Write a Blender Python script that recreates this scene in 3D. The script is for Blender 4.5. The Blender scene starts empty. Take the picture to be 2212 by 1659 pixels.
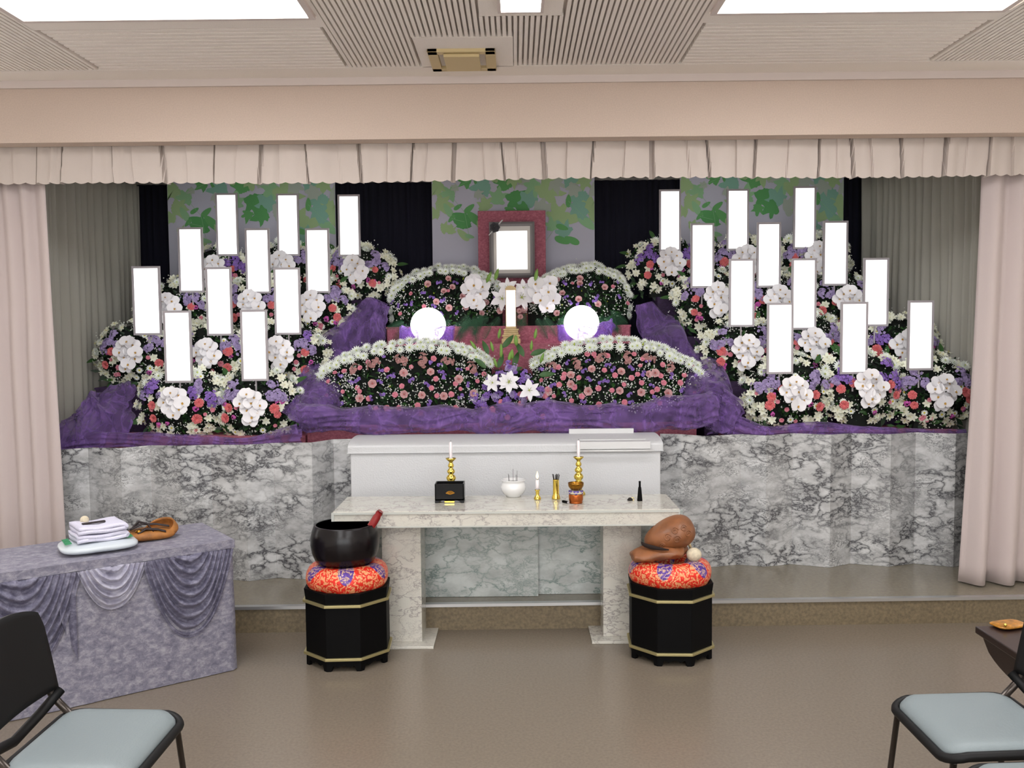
import bpy, math, random
from math import sin, cos, pi, sqrt, radians
from mathutils import Vector, Matrix, Quaternion, Euler, noise as mn

random.seed(7)
SC = bpy.context.scene
COL = SC.collection

# ------------------------------------------------------------------ camera
F = 2000.0; W0, H0 = 2212.0, 1659.0
CAM = Vector((0, 0, 1.5))
_p = radians(3.6); _y = radians(0.26); _r = 0.0095
_f = Vector((-sin(_y) * cos(_p), cos(_y) * cos(_p), -sin(_p))).normalized()
_r0 = _f.cross(Vector((0, 0, 1))).normalized(); _u0 = _r0.cross(_f)
RT = (_r0 * cos(_r) - _u0 * sin(_r)).normalized()
UP = (_u0 * cos(_r) + _r0 * sin(_r)).normalized()
cam = bpy.data.cameras.new('camera'); camo = bpy.data.objects.new('camera', cam); COL.objects.link(camo)
M = Matrix((RT, UP, -_f)).transposed().to_4x4(); M.translation = CAM
camo.matrix_world = M
cam.sensor_fit = 'HORIZONTAL'; cam.sensor_width = 36; cam.lens = F / W0 * 36; cam.clip_start = 0.05
SC.camera = camo

def ray(px, py): return _f * F + RT * (px - W0 / 2) - UP * (py - H0 / 2)
def P(px, py, Y):            # point of the vertical plane at depth Y seen at a pixel
    d = ray(px, py); return CAM + d * (Y / d.y)
def PZ(px, py, z):           # point of the horizontal plane at height z
    d = ray(px, py); return CAM + d * ((z - CAM.z) / d.z)

# ------------------------------------------------------------------ world, exposure
w = bpy.data.worlds.new('world'); SC.world = w; w.use_nodes = True
w.node_tree.nodes['Background'].inputs[0].default_value = (0.98, 0.99, 1, 1)
w.node_tree.nodes['Background'].inputs[1].default_value = 4.8      # bright sky added as fill through the made-up window behind the camera
SC.view_settings.view_transform = 'Standard'; SC.view_settings.look = 'None'
SC.view_settings.gamma = 1; SC.view_settings.use_curve_mapping = False
SC.view_settings.exposure = -0.09
PANEL_E = 10.0      # ceiling light panels
try:
    SC.cycles.use_denoising = True; SC.cycles.max_bounces = 8; SC.cycles.diffuse_bounces = 4
    SC.cycles.transparent_max_bounces = 16; SC.cycles.caustics_reflective = False; SC.cycles.caustics_refractive = False
    SC.cycles.sample_clamp_indirect = 4
except Exception: pass

# ------------------------------------------------------------------ materials
def lin(c):
    return tuple(((v / 255) / 12.92 if v / 255 <= 0.04045 else ((v / 255 + 0.055) / 1.055) ** 2.4) for v in c) + (1,)

class NT:
    def __init__(s, m): s.t = m.node_tree; s.n = s.t.nodes; s.l = s.t.links
    def new(s, k, **kw):
        n = s.n.new(k)
        for a, b in kw.items():
            if a in n.inputs: n.inputs[a].default_value = b
            else: setattr(n, a, b)
        return n
    def link(s, a, b): s.l.new(a, b)
    def coord(s, scale=(1, 1, 1), rot=(0, 0, 0)):
        tc = s.new('ShaderNodeTexCoord'); mp = s.new('ShaderNodeMapping')
        mp.inputs['Scale'].default_value = scale; mp.inputs['Rotation'].default_value = rot
        s.link(tc.outputs['Object'], mp.inputs['Vector']); return mp.outputs[0]
    def noise(s, v, sc, det=3, rough=.5, dist=0):
        n = s.new('ShaderNodeTexNoise'); n.inputs['Scale'].default_value = sc; n.inputs['Detail'].default_value = det
        n.inputs['Roughness'].default_value = rough; n.inputs['Distortion'].default_value = dist
        s.link(v, n.inputs['Vector']); return n.outputs['Fac']
    def ramp(s, fac, stops):
        r = s.new('ShaderNodeValToRGB'); e = r.color_ramp.elements
        while len(e) < len(stops): e.new(.5)
        for i, (p, c) in enumerate(stops): e[i].position = p; e[i].color = c if len(c) == 4 else lin(c)
        s.link(fac, r.inputs[0]); return r.outputs[0]
    def mix(s, f, a, b, mode='MIX'):
        m = s.new('ShaderNodeMix', data_type='RGBA', blend_type=mode)
        if isinstance(f, (int, float)): m.inputs[0].default_value = f
        else: s.link(f, m.inputs[0])
        for i, x in ((6, a), (7, b)):
            if isinstance(x, tuple): m.inputs[i].default_value = x
            else: s.link(x, m.inputs[i])
        return m.outputs[2]
    def bump(s, h, st, bs, dist=.01):
        b = s.new('ShaderNodeBump'); b.inputs['Strength'].default_value = st; b.inputs['Distance'].default_value = dist
        s.link(h, b.inputs['Height']); s.link(b.outputs[0], bs.inputs['Normal'])

def mat(name, col, rough=.6, metal=0, var=0, vs=20, bump=0, bs=60, sheen=0, coat=0, emit=0, col2=None, spec=None, sss=0):
    m = bpy.data.materials.new(name); m.use_nodes = True; t = NT(m); b = t.n['Principled BSDF']
    b.inputs['Base Color'].default_value = lin(col); b.inputs['Roughness'].default_value = rough
    b.inputs['Metallic'].default_value = metal; b.inputs['Coat Weight'].default_value = coat
    b.inputs['Sheen Weight'].default_value = sheen
    if spec is not None: b.inputs['Specular IOR Level'].default_value = spec
    if var or col2:
        c2 = col2 or tuple(max(0, v * (1 - var)) for v in col)
        v = t.coord(); f = t.noise(v, vs, 4, .6)
        t.link(t.ramp(f, [(.35, c2), (.65, col)]), b.inputs['Base Color'])
    if bump:
        v = t.coord(); t.bump(t.noise(v, bs, 3), bump, b, .004)
    if emit:
        b.inputs['Emission Color'].default_value = lin(col); b.inputs['Emission Strength'].default_value = emit
    return m

def marble(name, base, vein, scale=1.0, dens=1.0, rough=.25, tilt=.5, cloud=None):
    m = bpy.data.materials.new(name); m.use_nodes = True; t = NT(m); b = t.n['Principled BSDF']
    b.inputs['Roughness'].default_value = rough
    v = t.coord((4.5 * scale, 4.5 * scale, 8 * scale), (0, tilt, 0))
    nz = t.new('ShaderNodeTexNoise'); nz.inputs['Scale'].default_value = 1.1; nz.inputs['Detail'].default_value = 5
    nz.inputs['Roughness'].default_value = .6
    t.link(v, nz.inputs['Vector'])
    va = t.new('ShaderNodeVectorMath', operation='MULTIPLY_ADD')
    t.link(nz.outputs['Color'], va.inputs[0]); va.inputs[1].default_value = (2.2, 2.2, 2.2); t.link(v, va.inputs[2])
    vo = t.new('ShaderNodeTexVoronoi', feature='DISTANCE_TO_EDGE'); vo.inputs['Scale'].default_value = 1.5
    t.link(va.outputs[0], vo.inputs['Vector'])
    vo2 = t.new('ShaderNodeTexVoronoi', feature='DISTANCE_TO_EDGE'); vo2.inputs['Scale'].default_value = 4.2
    t.link(va.outputs[0], vo2.inputs['Vector'])
    e1 = t.ramp(vo.outputs[0], [(0, (1, 1, 1, 1)), (.05 * dens, (.45, .45, .45, 1)), (.17 * dens, (0, 0, 0, 1))])
    e2 = t.ramp(vo2.outputs[0], [(0, (.9, .9, .9, 1)), (.045 * dens, (.3, .3, .3, 1)), (.12 * dens, (0, 0, 0, 1))])
    msk = t.ramp(t.noise(v, .9, 3), [(.46, (0, 0, 0, 1)), (.62, (1, 1, 1, 1))])
    msk1 = t.ramp(t.noise(v, .6, 3, .5, .5), [(.36, (.15, .15, .15, 1)), (.58, (1, 1, 1, 1))])
    e2m = t.mix(1.0, e2, msk, 'MULTIPLY'); e1m = t.mix(1.0, e1, msk1, 'MULTIPLY')
    tot = t.mix(1.0, e1m, e2m, 'LIGHTEN')
    cl = t.mix(t.ramp(t.noise(v, 1.6, 5, .6), [(.38, (0, 0, 0, 1)), (.7, (.7, .7, .7, 1))]), lin(base), lin(cloud or tuple(int(x * .72) for x in base)))
    t.link(t.mix(tot, cl, lin(vein)), b.inputs['Base Color'])
    return m

def velvet(name, c_hi, c_lo, scale=1, rough=.75, sheen=.5):
    m = bpy.data.materials.new(name); m.use_nodes = True; t = NT(m); b = t.n['Principled BSDF']
    b.inputs['Roughness'].default_value = rough; b.inputs['Sheen Weight'].default_value = sheen
    b.inputs['Sheen Tint'].default_value = lin(c_hi)
    v = t.coord((14 * scale, 14 * scale, 20 * scale), (.3, .5, .2))
    n = t.noise(v, 2.2, 6, .72, .35)
    t.link(t.ramp(n, [(.3, c_lo), (.5, tuple((a + c) / 2 for a, c in zip(c_hi, c_lo))), (.68, c_hi)]), b.inputs['Base Color'])
    t.bump(n, .5, b, .006); return m

def tulle_mat(name, c, alpha_lo, alpha_hi, glow=0):
    m = bpy.data.materials.new(name); m.use_nodes = True; t = NT(m); b = t.n['Principled BSDF']; out = t.n['Material Output']
    b.inputs['Roughness'].default_value = .7; b.inputs['Sheen Weight'].default_value = .4
    v = t.coord((9, 9, 9), (.4, .7, .9))
    t.link(t.ramp(t.noise(v, 1.2, 3), [(.35, tuple(x * .72 for x in c)), (.65, c)]), b.inputs['Base Color'])
    tr = t.new('ShaderNodeBsdfTransparent'); tl = t.new('ShaderNodeBsdfTranslucent'); tl.inputs[0].default_value = lin(c)
    m1 = t.new('ShaderNodeMixShader'); m1.inputs[0].default_value = .25; t.link(b.outputs[0], m1.inputs[1]); t.link(tl.outputs[0], m1.inputs[2])
    wv = t.noise(t.coord((7, 7, 3.2), (.5, .6, .3)), 1.2, 2, .5, .9)
    lo = (alpha_lo,) * 3 + (1,); hi = (alpha_hi,) * 3 + (1,); mi_ = ((alpha_lo * .6 + alpha_hi * .4),) * 3 + (1,)
    a = t.ramp(wv, [(.33, lo), (.47, mi_), (.5, hi), (.53, mi_), (.66, lo)])
    m2 = t.new('ShaderNodeMixShader'); t.link(a, m2.inputs[0]); t.link(tr.outputs[0], m2.inputs[1]); t.link(m1.outputs[0], m2.inputs[2])
    t.link(m2.outputs[0], out.inputs[0]); return m

def brocade(name):
    m = bpy.data.materials.new(name); m.use_nodes = True; t = NT(m); b = t.n['Principled BSDF']
    v = t.coord((1, 1, 1)); ch = t.new('ShaderNodeTexVoronoi'); ch.inputs['Scale'].default_value = 85; dn = t.new('ShaderNodeTexNoise'); dn.inputs['Scale'].default_value = 30; t.link(v, dn.inputs['Vector']); dv = t.new('ShaderNodeVectorMath', operation='MULTIPLY_ADD'); t.link(dn.outputs['Color'], dv.inputs[0]); dv.inputs[1].default_value = (.05, .05, .05); t.link(v, dv.inputs[2]); t.link(dv.outputs[0], ch.inputs['Vector'])
    gold = t.ramp(ch.outputs['Distance'], [(.40, (1, 1, 1, 1)), (.56, (0, 0, 0, 1))])
    # four colour sectors pieced around the cushion
    tc = t.new('ShaderNodeTexCoord'); sp = t.new('ShaderNodeSeparateXYZ'); t.link(tc.outputs['Object'], sp.inputs[0])
    at = t.new('ShaderNodeMath', operation='ARCTAN2'); t.link(sp.outputs[1], at.inputs[0]); t.link(sp.outputs[0], at.inputs[1])
    mu = t.new('ShaderNodeMath', operation='MULTIPLY'); mu.inputs[1].default_value = 6; t.link(at.outputs[0], mu.inputs[0])
    sn = t.new('ShaderNodeMath', operation='SINE'); t.link(mu.outputs[0], sn.inputs[0])
    ad = t.new('ShaderNodeMath', operation='MULTIPLY_ADD'); t.link(sp.outputs[2], ad.inputs[0]); ad.inputs[1].default_value = 15; t.link(sn.outputs[0], ad.inputs[2])
    a2 = t.new('ShaderNodeMath', operation='MULTIPLY_ADD'); t.link(ad.outputs[0], a2.inputs[0]); a2.inputs[1].default_value = .5; a2.inputs[2].default_value = -.08
    sect = t.ramp(a2.outputs[0], [(.86, (222, 44, 30)), (.9, (84, 50, 140))])
    sub = t.mix(.42, lin((240, 200, 140)), sect)
    t.link(t.mix(gold, sect, sub), b.inputs['Base Color'])
    b.inputs['Roughness'].default_value = .32; b.inputs['Metallic'].default_value = .15
    t.bump(ch.outputs['Distance'], .5, b, .004); return m

m_floor = mat('beige_vinyl_floor', (128, 117, 104), .27, var=.08, vs=90, spec=.4)
m_riser = mat('tan_stone_riser', (130, 116, 92), .5, var=.2, vs=70)
m_stage = mat('stage_vinyl', (138, 130, 114), .2, var=.08, vs=60)
m_alu = mat('aluminium_nosing', (200, 200, 200), .3, .8)
m_ceil = mat('acoustic_board', (247, 240, 233), .9, col2=(238, 230, 223), vs=260)
m_beam = mat('peach_wallpaper', (208, 189, 175), .85, var=.04, vs=160, bump=.15, bs=250)
m_trimw = mat('off_white_trim', (215, 203, 198), .6)
m_wall = mat('cream_wall', (236, 230, 222), .85, var=.03, vs=60)
m_val = mat('cream_valance_cloth', (202, 190, 182), .85, sheen=.2, bump=.2, bs=300)
m_curt = mat('pale_pink_curtain_cloth', (198, 184, 181), .85, sheen=.2, bump=.15, bs=300)
m_curt2 = mat('grey_curtain_cloth', (172, 170, 160), .9, sheen=.2)
m_navy = mat('navy_cloth', (14, 14, 34), .95)
m_ban = mat('banner_cloth', (206, 206, 222), .8)
m_cof = mat('white_brocade_coffin_cloth', (208, 209, 211), .45, bump=.5, bs=120, sheen=.2)
m_panelw = mat('white_painted_wood', (214, 214, 214), .4)
m_screen = marble('black_veined_marble_print', (210, 211, 211), (54, 54, 60), 1.05, 1.45, .35, .55)
m_gmar = marble('green_veined_marble_print', (208, 214, 212), (118, 138, 134), .9, .65, .25, .5)
m_tmar = marble('cream_marble_print', (202, 200, 190), (146, 138, 136), 1.1, .5, .12, .4, (206, 200, 190))
m_edge = mat('pale_edge_strip', (190, 192, 186), .4)
m_pink = velvet('dusty_pink_velvet', (196, 120, 136), (142, 70, 86), 2)
m_plum = velvet('dark_plum_velvet', (70, 46, 86), (40, 26, 52), 2)
m_lav = velvet('lavender_crushed_velvet', (160, 158, 168), (88, 86, 106), 1.0, .6, .35)
m_lavd = velvet('lavender_velvet_swag', (136, 134, 152), (56, 54, 76), 1.0, .55, .5)
m_lavp = velvet('pale_lavender_velvet_swag', (182, 180, 192), (118, 116, 138), .6, .55, .8)
m_tul = tulle_mat('purple_tulle', (150, 112, 192), .38, .85)
m_tul2 = tulle_mat('purple_tulle_nest', (158, 112, 216), .35, .75)
m_white_glow = mat('white_added_glow', (255, 255, 255), .5, emit=1.15)  # glow added so plain white faces stay pure white; none is a lamp
m_ball = mat('glowing_globe_glass', (255, 253, 255), .4, emit=5)
m_lampp = mat('ceiling_light_diffuser', (252, 252, 253), .5, emit=PANEL_E)
m_silver = mat('brushed_silver_frame', (172, 166, 170), .4, .0)
m_gfr = mat('grey_moulded_frame', (138, 134, 134), .45, .1)
m_mount = mat('cream_mount_board', (222, 218, 212), .8)
m_black = mat('black_lacquer', (6, 6, 8), .3, spec=.25)
m_blackm = mat('matt_black_lacquer', (4, 4, 5), .6, spec=.12)
m_bowl = mat('dark_plum_bronze', (11, 6, 10), .24, 0, spec=.35)
m_bowlin = mat('black_bowl_inside', (8, 8, 8), .6)
m_bandg = mat('pale_gold_band', (180, 168, 120), .38, .7)
m_brass = mat('polished_brass', (242, 214, 104), .12, 1)
m_copper = mat('copper', (186, 100, 48), .3, .9)
m_dbrass = mat('old_brass', (150, 105, 40), .25, 1)
m_red = mat('red_lacquer', (138, 22, 26), .25, coat=.4)
m_brw = mat('reddish_brown_wood', (144, 90, 54), .5, var=.18, vs=16, bump=.2, bs=30, coat=.1)
m_slot = mat('dark_slot', (30, 14, 8), .9)
m_cream = mat('cream_felt', (216, 204, 178), .9, var=.1, vs=60, bump=.4, bs=80)
m_broc = brocade('red_gold_brocade')
m_porc = mat('white_porcelain', (230, 230, 230), .1, coat=.5)
m_ash = mat('incense_ash', (110, 104, 98), .95)
m_wax = mat('candle_wax', (238, 230, 232), .45)
m_wick = mat('wick', (30, 25, 22), .9)
m_flame = mat('candle_flame', (255, 206, 140), .5, emit=4)
m_purp = mat('purple_brocade', (80, 60, 150), .6)
m_lwood = mat('pale_cypress_wood', (214, 186, 134), .5, var=.12, vs=40)
m_seat = mat('grey_blue_vinyl', (126, 136, 139), .5, bump=.15, bs=200)
m_cblk = mat('black_plastic', (10, 10, 11), .55, spec=.3)
m_ctube = mat('dark_steel_tube', (70, 64, 60), .3, .8)
m_dwood = mat('dark_lacquered_wood', (36, 22, 20), .35, coat=.2)
m_gold = mat('orange_gold_brocade', (205, 140, 50), .35, .3, var=.3, vs=60)
m_towel = mat('white_towelling', (216, 214, 232), .95, bump=.6, bs=220)
m_sheet = mat('pale_grey_plastic_bag', (196, 204, 210), .3)
m_dstrap = mat('dark_strap', (34, 22, 24), .6)
m_leath = mat('tan_leather', (168, 108, 48), .6, var=.25, vs=20, bump=.3, bs=40)
m_gprint = mat('green_print', (60, 150, 100), .5)
m_vent = mat('cream_metal_vent', (206, 186, 140), .45)
m_dark = mat('dark_recess', (28, 24, 20), .9)
# flowers
m_petw = mat('white_orchid_petal', (246, 244, 247), .55)
m_lipo = mat('orchid_lip', (205, 160, 70), .5)
m_chr = mat('greenish_white_petal', (244, 249, 242), .6)
m_chrc = mat('green_yellow_centre', (190, 200, 110), .7)
m_als = mat('cream_white_petal', (234, 236, 216), .6)
m_cor = mat('coral_petal', (250, 136, 138), .65, var=.2, vs=90)
m_pnk = mat('pink_petal', (244, 158, 176), .65, var=.15, vs=90)
m_ros = mat('dusty_rose_petal', (228, 180, 180), .65, var=.10, vs=60)
m_rosc = mat('rose_centre', (200, 120, 116), .7)
m_mag = mat('magenta_floret', (204, 92, 176), .7)
m_vio = mat('violet_floret', (142, 108, 190), .7)
m_lil = mat('lilac_floret', (178, 160, 208), .7, var=.15, vs=50)
m_yel = mat('yellow_centre', (220, 205, 70), .6)
m_gyp = mat('tiny_white_bloom', (240, 242, 236), .6)
m_lf1 = mat('dark_green_leaf', (26, 50, 28), .55)
m_lf2 = mat('mid_green_leaf', (52, 92, 42), .5)
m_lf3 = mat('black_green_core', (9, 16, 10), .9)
m_lbud = mat('lily_bud_green', (120, 160, 70), .5)
m_fern = mat('fern_green', (34, 84, 52), .55)
m_lime = mat('lime_bud', (170, 190, 50), .6)
m_snap = mat('peach_snapdragon', (198, 146, 142), .7, var=.2, vs=60)

# ------------------------------------------------------------------ mesh tools
class MB:
    def __init__(s): s.v = []; s.f = []; s.m = []
    def add(s, vs, fs, mi=0):
        o = len(s.v); s.v += [tuple(x) for x in vs]; s.f += [tuple(i + o for i in f) for f in fs]; s.m += [mi] * len(fs); return s
    def box(s, lo, hi, mi=0, rz=0, c=None):
        x0, y0, z0 = lo; x1, y1, z1 = hi
        vs = [Vector(p) for p in ((x0, y0, z0), (x1, y0, z0), (x1, y1, z0), (x0, y1, z0), (x0, y0, z1), (x1, y0, z1), (x1, y1, z1), (x0, y1, z1))]
        if rz:
            c = c or Vector(((x0 + x1) / 2, (y0 + y1) / 2, 0)); R = Matrix.Rotation(rz, 3, 'Z'); vs = [R @ (p - c) + c for p in vs]
        return s.add(vs, [(0, 3, 2, 1), (4, 5, 6, 7), (0, 1, 5, 4), (1, 2, 6, 5), (2, 3, 7, 6), (3, 0, 4, 7)], mi)
    def lathe(s, prof, n=24, c=(0, 0, 0), mi=0, M=None):
        vs = []; fs = []
        for (r, z) in prof:
            for i in range(n):
                a = 2 * pi * i / n; p = Vector((r * cos(a), r * sin(a), z))
                if M: p = M @ p
                vs.append(p + Vector(c))
        for j in range(len(prof) - 1):
            for i in range(n):
                k = (i + 1) % n; fs.append((j * n + i, j * n + k, (j + 1) * n + k, (j + 1) * n + i))
        if prof[0][0] > 1e-4: fs.append(tuple(range(n))[::-1])
        if prof[-1][0] > 1e-4: fs.append(tuple((len(prof) - 1) * n + i for i in range(n)))
        return s.add(vs, fs, mi)
    def tube(s, pts, r, n=10, mi=0, closed=False):
        pts = [Vector(p) for p in pts]; N = len(pts); rs = r if isinstance(r, (list, tuple)) else [r] * N
        vs = []; fs = []; ref = None
        for i, p in enumerate(pts):
            a = pts[(i - 1) % N] if (closed or i > 0) else p; b = pts[(i + 1) % N] if (closed or i < N - 1) else p
            t = (b - a).normalized()
            if ref is None:
                ref = Vector((0, 0, 1)) if abs(t.z) < .9 else Vector((1, 0, 0))
            x = t.cross(ref)
            if x.length < 1e-5: x = t.orthogonal()
            x.normalize(); y = x.cross(t)
            ref = y if abs(y.dot(t)) < .5 else ref
            for k in range(n):
                q = 2 * pi * k / n; vs.append(p + (x * cos(q) + y * sin(q)) * rs[i])
        for i in range(N if closed else N - 1):
            for k in range(n):
                j = (i + 1) % N; fs.append((i * n + k, i * n + (k + 1) % n, j * n + (k + 1) % n, j * n + k))
        if not closed: fs.append(tuple(range(n))); fs.append(tuple((N - 1) * n + k for k in range(n))[::-1])
        return s.add(vs, fs, mi)
    def grid(s, fn, nu, nv, mi=0, closeu=False):
        vs = [fn(i / nu, j / nv) for j in range(nv + 1) for i in range(nu + (0 if closeu else 1))]
        w_ = nu if closeu else nu + 1; fs = []
        for j in range(nv):
            for i in range(nu):
                k = (i + 1) % w_; fs.append((j * w_ + i, j * w_ + k, (j + 1) * w_ + k, (j + 1) * w_ + i))
        return s.add(vs, fs, mi)
    def ball(s, c, r, nu=10, nv=6, mi=0, sc=(1, 1, 1)):
        c = Vector(c)
        return s.grid(lambda u, v: c + Vector((sc[0] * r * sin(pi * v) * cos(2 * pi * u), sc[1] * r * sin(pi * v) * sin(2 * pi * u), -sc[2] * r * cos(pi * v))), nu, nv, mi, True)
    def octa(s, c, r, mi=0):
        c = Vector(c); d = [Vector(x) * r + c for x in ((1, 0, 0), (0, 1, 0), (-1, 0, 0), (0, -1, 0), (0, 0, 1), (0, 0, -1))]
        return s.add(d, [(0, 1, 4), (1, 2, 4), (2, 3, 4), (3, 0, 4), (1, 0, 5), (2, 1, 5), (3, 2, 5), (0, 3, 5)], mi)
    def mesh(s, name, mats, smooth=False):
        me = bpy.data.meshes.new(name); me.from_pydata(s.v, [], s.f)
        for m in (mats if isinstance(mats, (list, tuple)) else [mats]): me.materials.append(m)
        me.polygons.foreach_set('material_index', s.m)
        if smooth: me.polygons.foreach_set('use_smooth', [True] * len(s.f))
        me.update(); return me
    def obj(s, name, mats, parent=None, smooth=False, loc=(0, 0, 0), **kw):
        return put(s.mesh(name, mats, smooth), name, parent, loc, **kw)

def put(me, name, parent=None, loc=(0, 0, 0), rot=None, scale=None, label=None, cat=None, group=None, kind=None, bevel=0, solid=0):
    o = bpy.data.objects.new(name, me); COL.objects.link(o); o.location = loc
    if rot is not None:
        if isinstance(rot, Quaternion): o.rotation_mode = 'QUATERNION'; o.rotation_quaternion = rot
        else: o.rotation_euler = rot
    if scale is not None: o.scale = (scale,) * 3 if isinstance(scale, (int, float)) else scale
    if parent: o.parent = parent
    if label: o['label'] = label
    if cat: o['category'] = cat
    if group: o['group'] = group
    if kind: o['kind'] = kind
    if solid:
        md = o.modifiers.new('thick', 'SOLIDIFY'); md.thickness = solid; md.offset = 0
    if bevel:
        md = o.modifiers.new('bevel', 'BEVEL'); md.width = bevel; md.segments = 2; md.limit_method = 'ANGLE'
    return o

def thing(name, label, cat, loc=(0, 0, 0), rz=0, group=None):
    o = bpy.data.objects.new(name, None); COL.objects.link(o); o.location = loc; o.rotation_euler = (0, 0, rz)
    o.empty_display_size = .05; o['label'] = label; o['category'] = cat
    if group: o['group'] = group
    return o

def facing(n, spin=0):
    q = Vector(n).normalized().to_track_quat('Z', 'Y'); return q @ Quaternion((0, 0, 1), spin)
def rnd(a, b): return random.uniform(a, b)

# ------------------------------------------------------------------ room shell
FRONT = 4.55; CZ = 2.7
b = MB().box((-3.3, -2.6, -.1), (3.3, 4.62, 0)); b.obj('floor', m_floor, kind='structure')
ceil = MB().box((-3.3, -2.6, CZ + .03), (3.3, FRONT, CZ + .12)).obj('ceiling', m_ceil, kind='structure')
for nm, lo, hi in (('wall_left', (-3.4, -2.6, 0), (-3.3, 4.62, CZ)), ('wall_right', (3.3, -2.6, 0), (3.4, 4.62, CZ)), ):
    MB().box(lo, hi).obj(nm, m_wall, kind='structure')
wb = MB()   # rear wall; its wide window opening is made up to let in fill
for lo, hi in (((-3.4, -2.7, 0), (3.4, -2.6, .45)), ((-3.4, -2.7, 2.3), (3.4, -2.6, CZ)), ((-3.4, -2.7, .45), (-2.6, -2.6, 2.3)), ((2.6, -2.7, .45), (3.4, -2.6, 2.3))): wb.box(lo, hi)
wb.obj('wall_back', m_wall, kind='structure')
wf = MB()
for x_ in (-2.6, -1.3, 0, 1.3, 2.56): wf.box((x_, -2.69, .45), (x_ + .04, -2.61, 2.3))
wf.box((-2.6, -2.69, .45), (2.6, -2.61, .49)); wf.box((-2.6, -2.69, 2.26), (2.6, -2.61, 2.3)); wf.obj('added_window_1', m_alu, kind='structure')  # frame of the unseen window, added to bring in fill light
# beam over the alcove opening
MB().box((-3.4, FRONT, 2.408), (3.4, FRONT + .1, CZ + .12)).obj('wall_front', m_beam, kind='structure')
MB().box((-3.3, FRONT - .018, CZ - .035), (3.3, FRONT, CZ + .012)).obj('trim_1', m_trimw, kind='structure')
# alcove shell
ay = 6.72
MB().box((-2.95, ay, .13), (2.95, ay + .1, 2.7)).obj('wall_alcove_rear', m_wall, kind='structure')
MB().box((-3.05, FRONT + .1, 0), (-2.95, ay + .1, 2.7)).obj('wall_alcove_left', m_wall, kind='structure')
MB().box((2.95, FRONT + .1, 0), (3.05, ay + .1, 2.7)).obj('wall_alcove_right', m_wall, kind='structure')
MB().box((-2.95, FRONT + .1, 2.55), (2.95, ay, 2.7)).obj('ceiling_alcove', m_wall, kind='structure')
# stage platform: its lip runs very slightly askew
EL = PZ(510, 1311, .13); ER = PZ(2150, 1289, .13)
def edgeY(x): return EL.y + (ER.y - EL.y) * (x - EL.x) / (ER.x - EL.x)
xa, xb = -2.95, 2.95
ya, yb = edgeY(xa), edgeY(xb)
MB().add([(xa, ya, .0), (xb, yb, .0), (xb, ay, .0), (xa, ay, .0), (xa, ya, .13), (xb, yb, .13), (xb, ay, .13), (xa, ay, .13)],
         [(0, 3, 2, 1), (4, 5, 6, 7), (1, 2, 6, 5), (2, 3, 7, 6), (3, 0, 4, 7)]).obj('floor_stage', m_stage, kind='structure')
MB().add([(xa, ya - .001, .0), (xb, yb - .001, .0), (xb, yb - .001, .125), (xa, ya - .001, .125)], [(0, 1, 2, 3)]).obj('trim_stage_riser', m_riser, kind='structure', solid=.004)
MB().add([(xa, ya - .012, .118), (xb, yb - .012, .118), (xb, yb + .022, .133), (xa, ya + .022, .133), (xa, ya - .012, .133), (xb, yb - .012, .133)],
         [(0, 1, 5, 4), (4, 5, 2, 3)]).obj('trim_stage_nosing', m_alu, kind='structure')

# ceiling ribs and pads
def rib(x0, x1, y0, y1):
    MB().box((x0, y0, CZ), (x1, y1, CZ + .03)).obj('ceiling_rib', m_ceil, ceil)
pit = .0225
def span(x, y0, y1, cuts):
    segs = [(y0, y1)]
    for (cx0, cx1, cy0, cy1) in cuts:
        if cx0 < x < cx1:
            ns = []
            for a, c in segs:
                if cy0 > a and cy1 < c: ns += [(a, cy0), (cy1, c)]
                elif cy1 <= a or cy0 >= c: ns.append((a, c))
                elif cy0 <= a and cy1 >= c: pass
                elif cy0 <= a: ns.append((cy1, c))
                else: ns.append((a, cy0))
            segs = ns
    return segs
cuts = [(-.42, .0, 3.93, 4.38), (-.13, .19, 3.3, 3.68)]
x = -.74
while x < .73:
    for a, c in span(x + .007, 2.4, 4.36, cuts): rib(x, x + .0145, a, c)
    x += pit
for sx in (-1, 1):
    for i in range(40):
        x = sx * (1.93 + i * pit); rib(x - .007, x + .0075, 2.9, 4.36)
    pb = MB()
    yy = 3.80; xl, xh = min(sx * .775, sx * 1.90), max(sx * .775, sx * 1.90)
    for j in range(12):
        pb.box((xl, yy, CZ), (xh, yy + .030, CZ + .029))
        for i in range(30):
            xx = xl + i * .0375; pb.box((xx + .006, yy + .030, CZ + .005), (min(xh, xx + .0315), yy + .0475, CZ + .029))
        yy += .0475
    o = pb.obj('ceiling_pads', m_ceil, ceil); o['kind'] = 'stuff'
# plain boards between the patterned fields
for k, (a, c) in enumerate((((-3.3, 4.37), (3.3, FRONT - .001)), ((-1.925, 3.67), (-.76, 3.785)), ((.76, 3.67), (1.925, 3.785)), ((-.42, 3.935), (-.0, 4.375)), ((-.13, 3.32), (.19, 3.675)),
                            ((-.76, 2.4), (-.745, 4.37)), ((.745, 2.4), (.76, 4.37)))):
    MB().box((a[0], a[1], CZ), (c[0], c[1], CZ + .03)).obj('ceiling_board', m_ceil, ceil)

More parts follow.
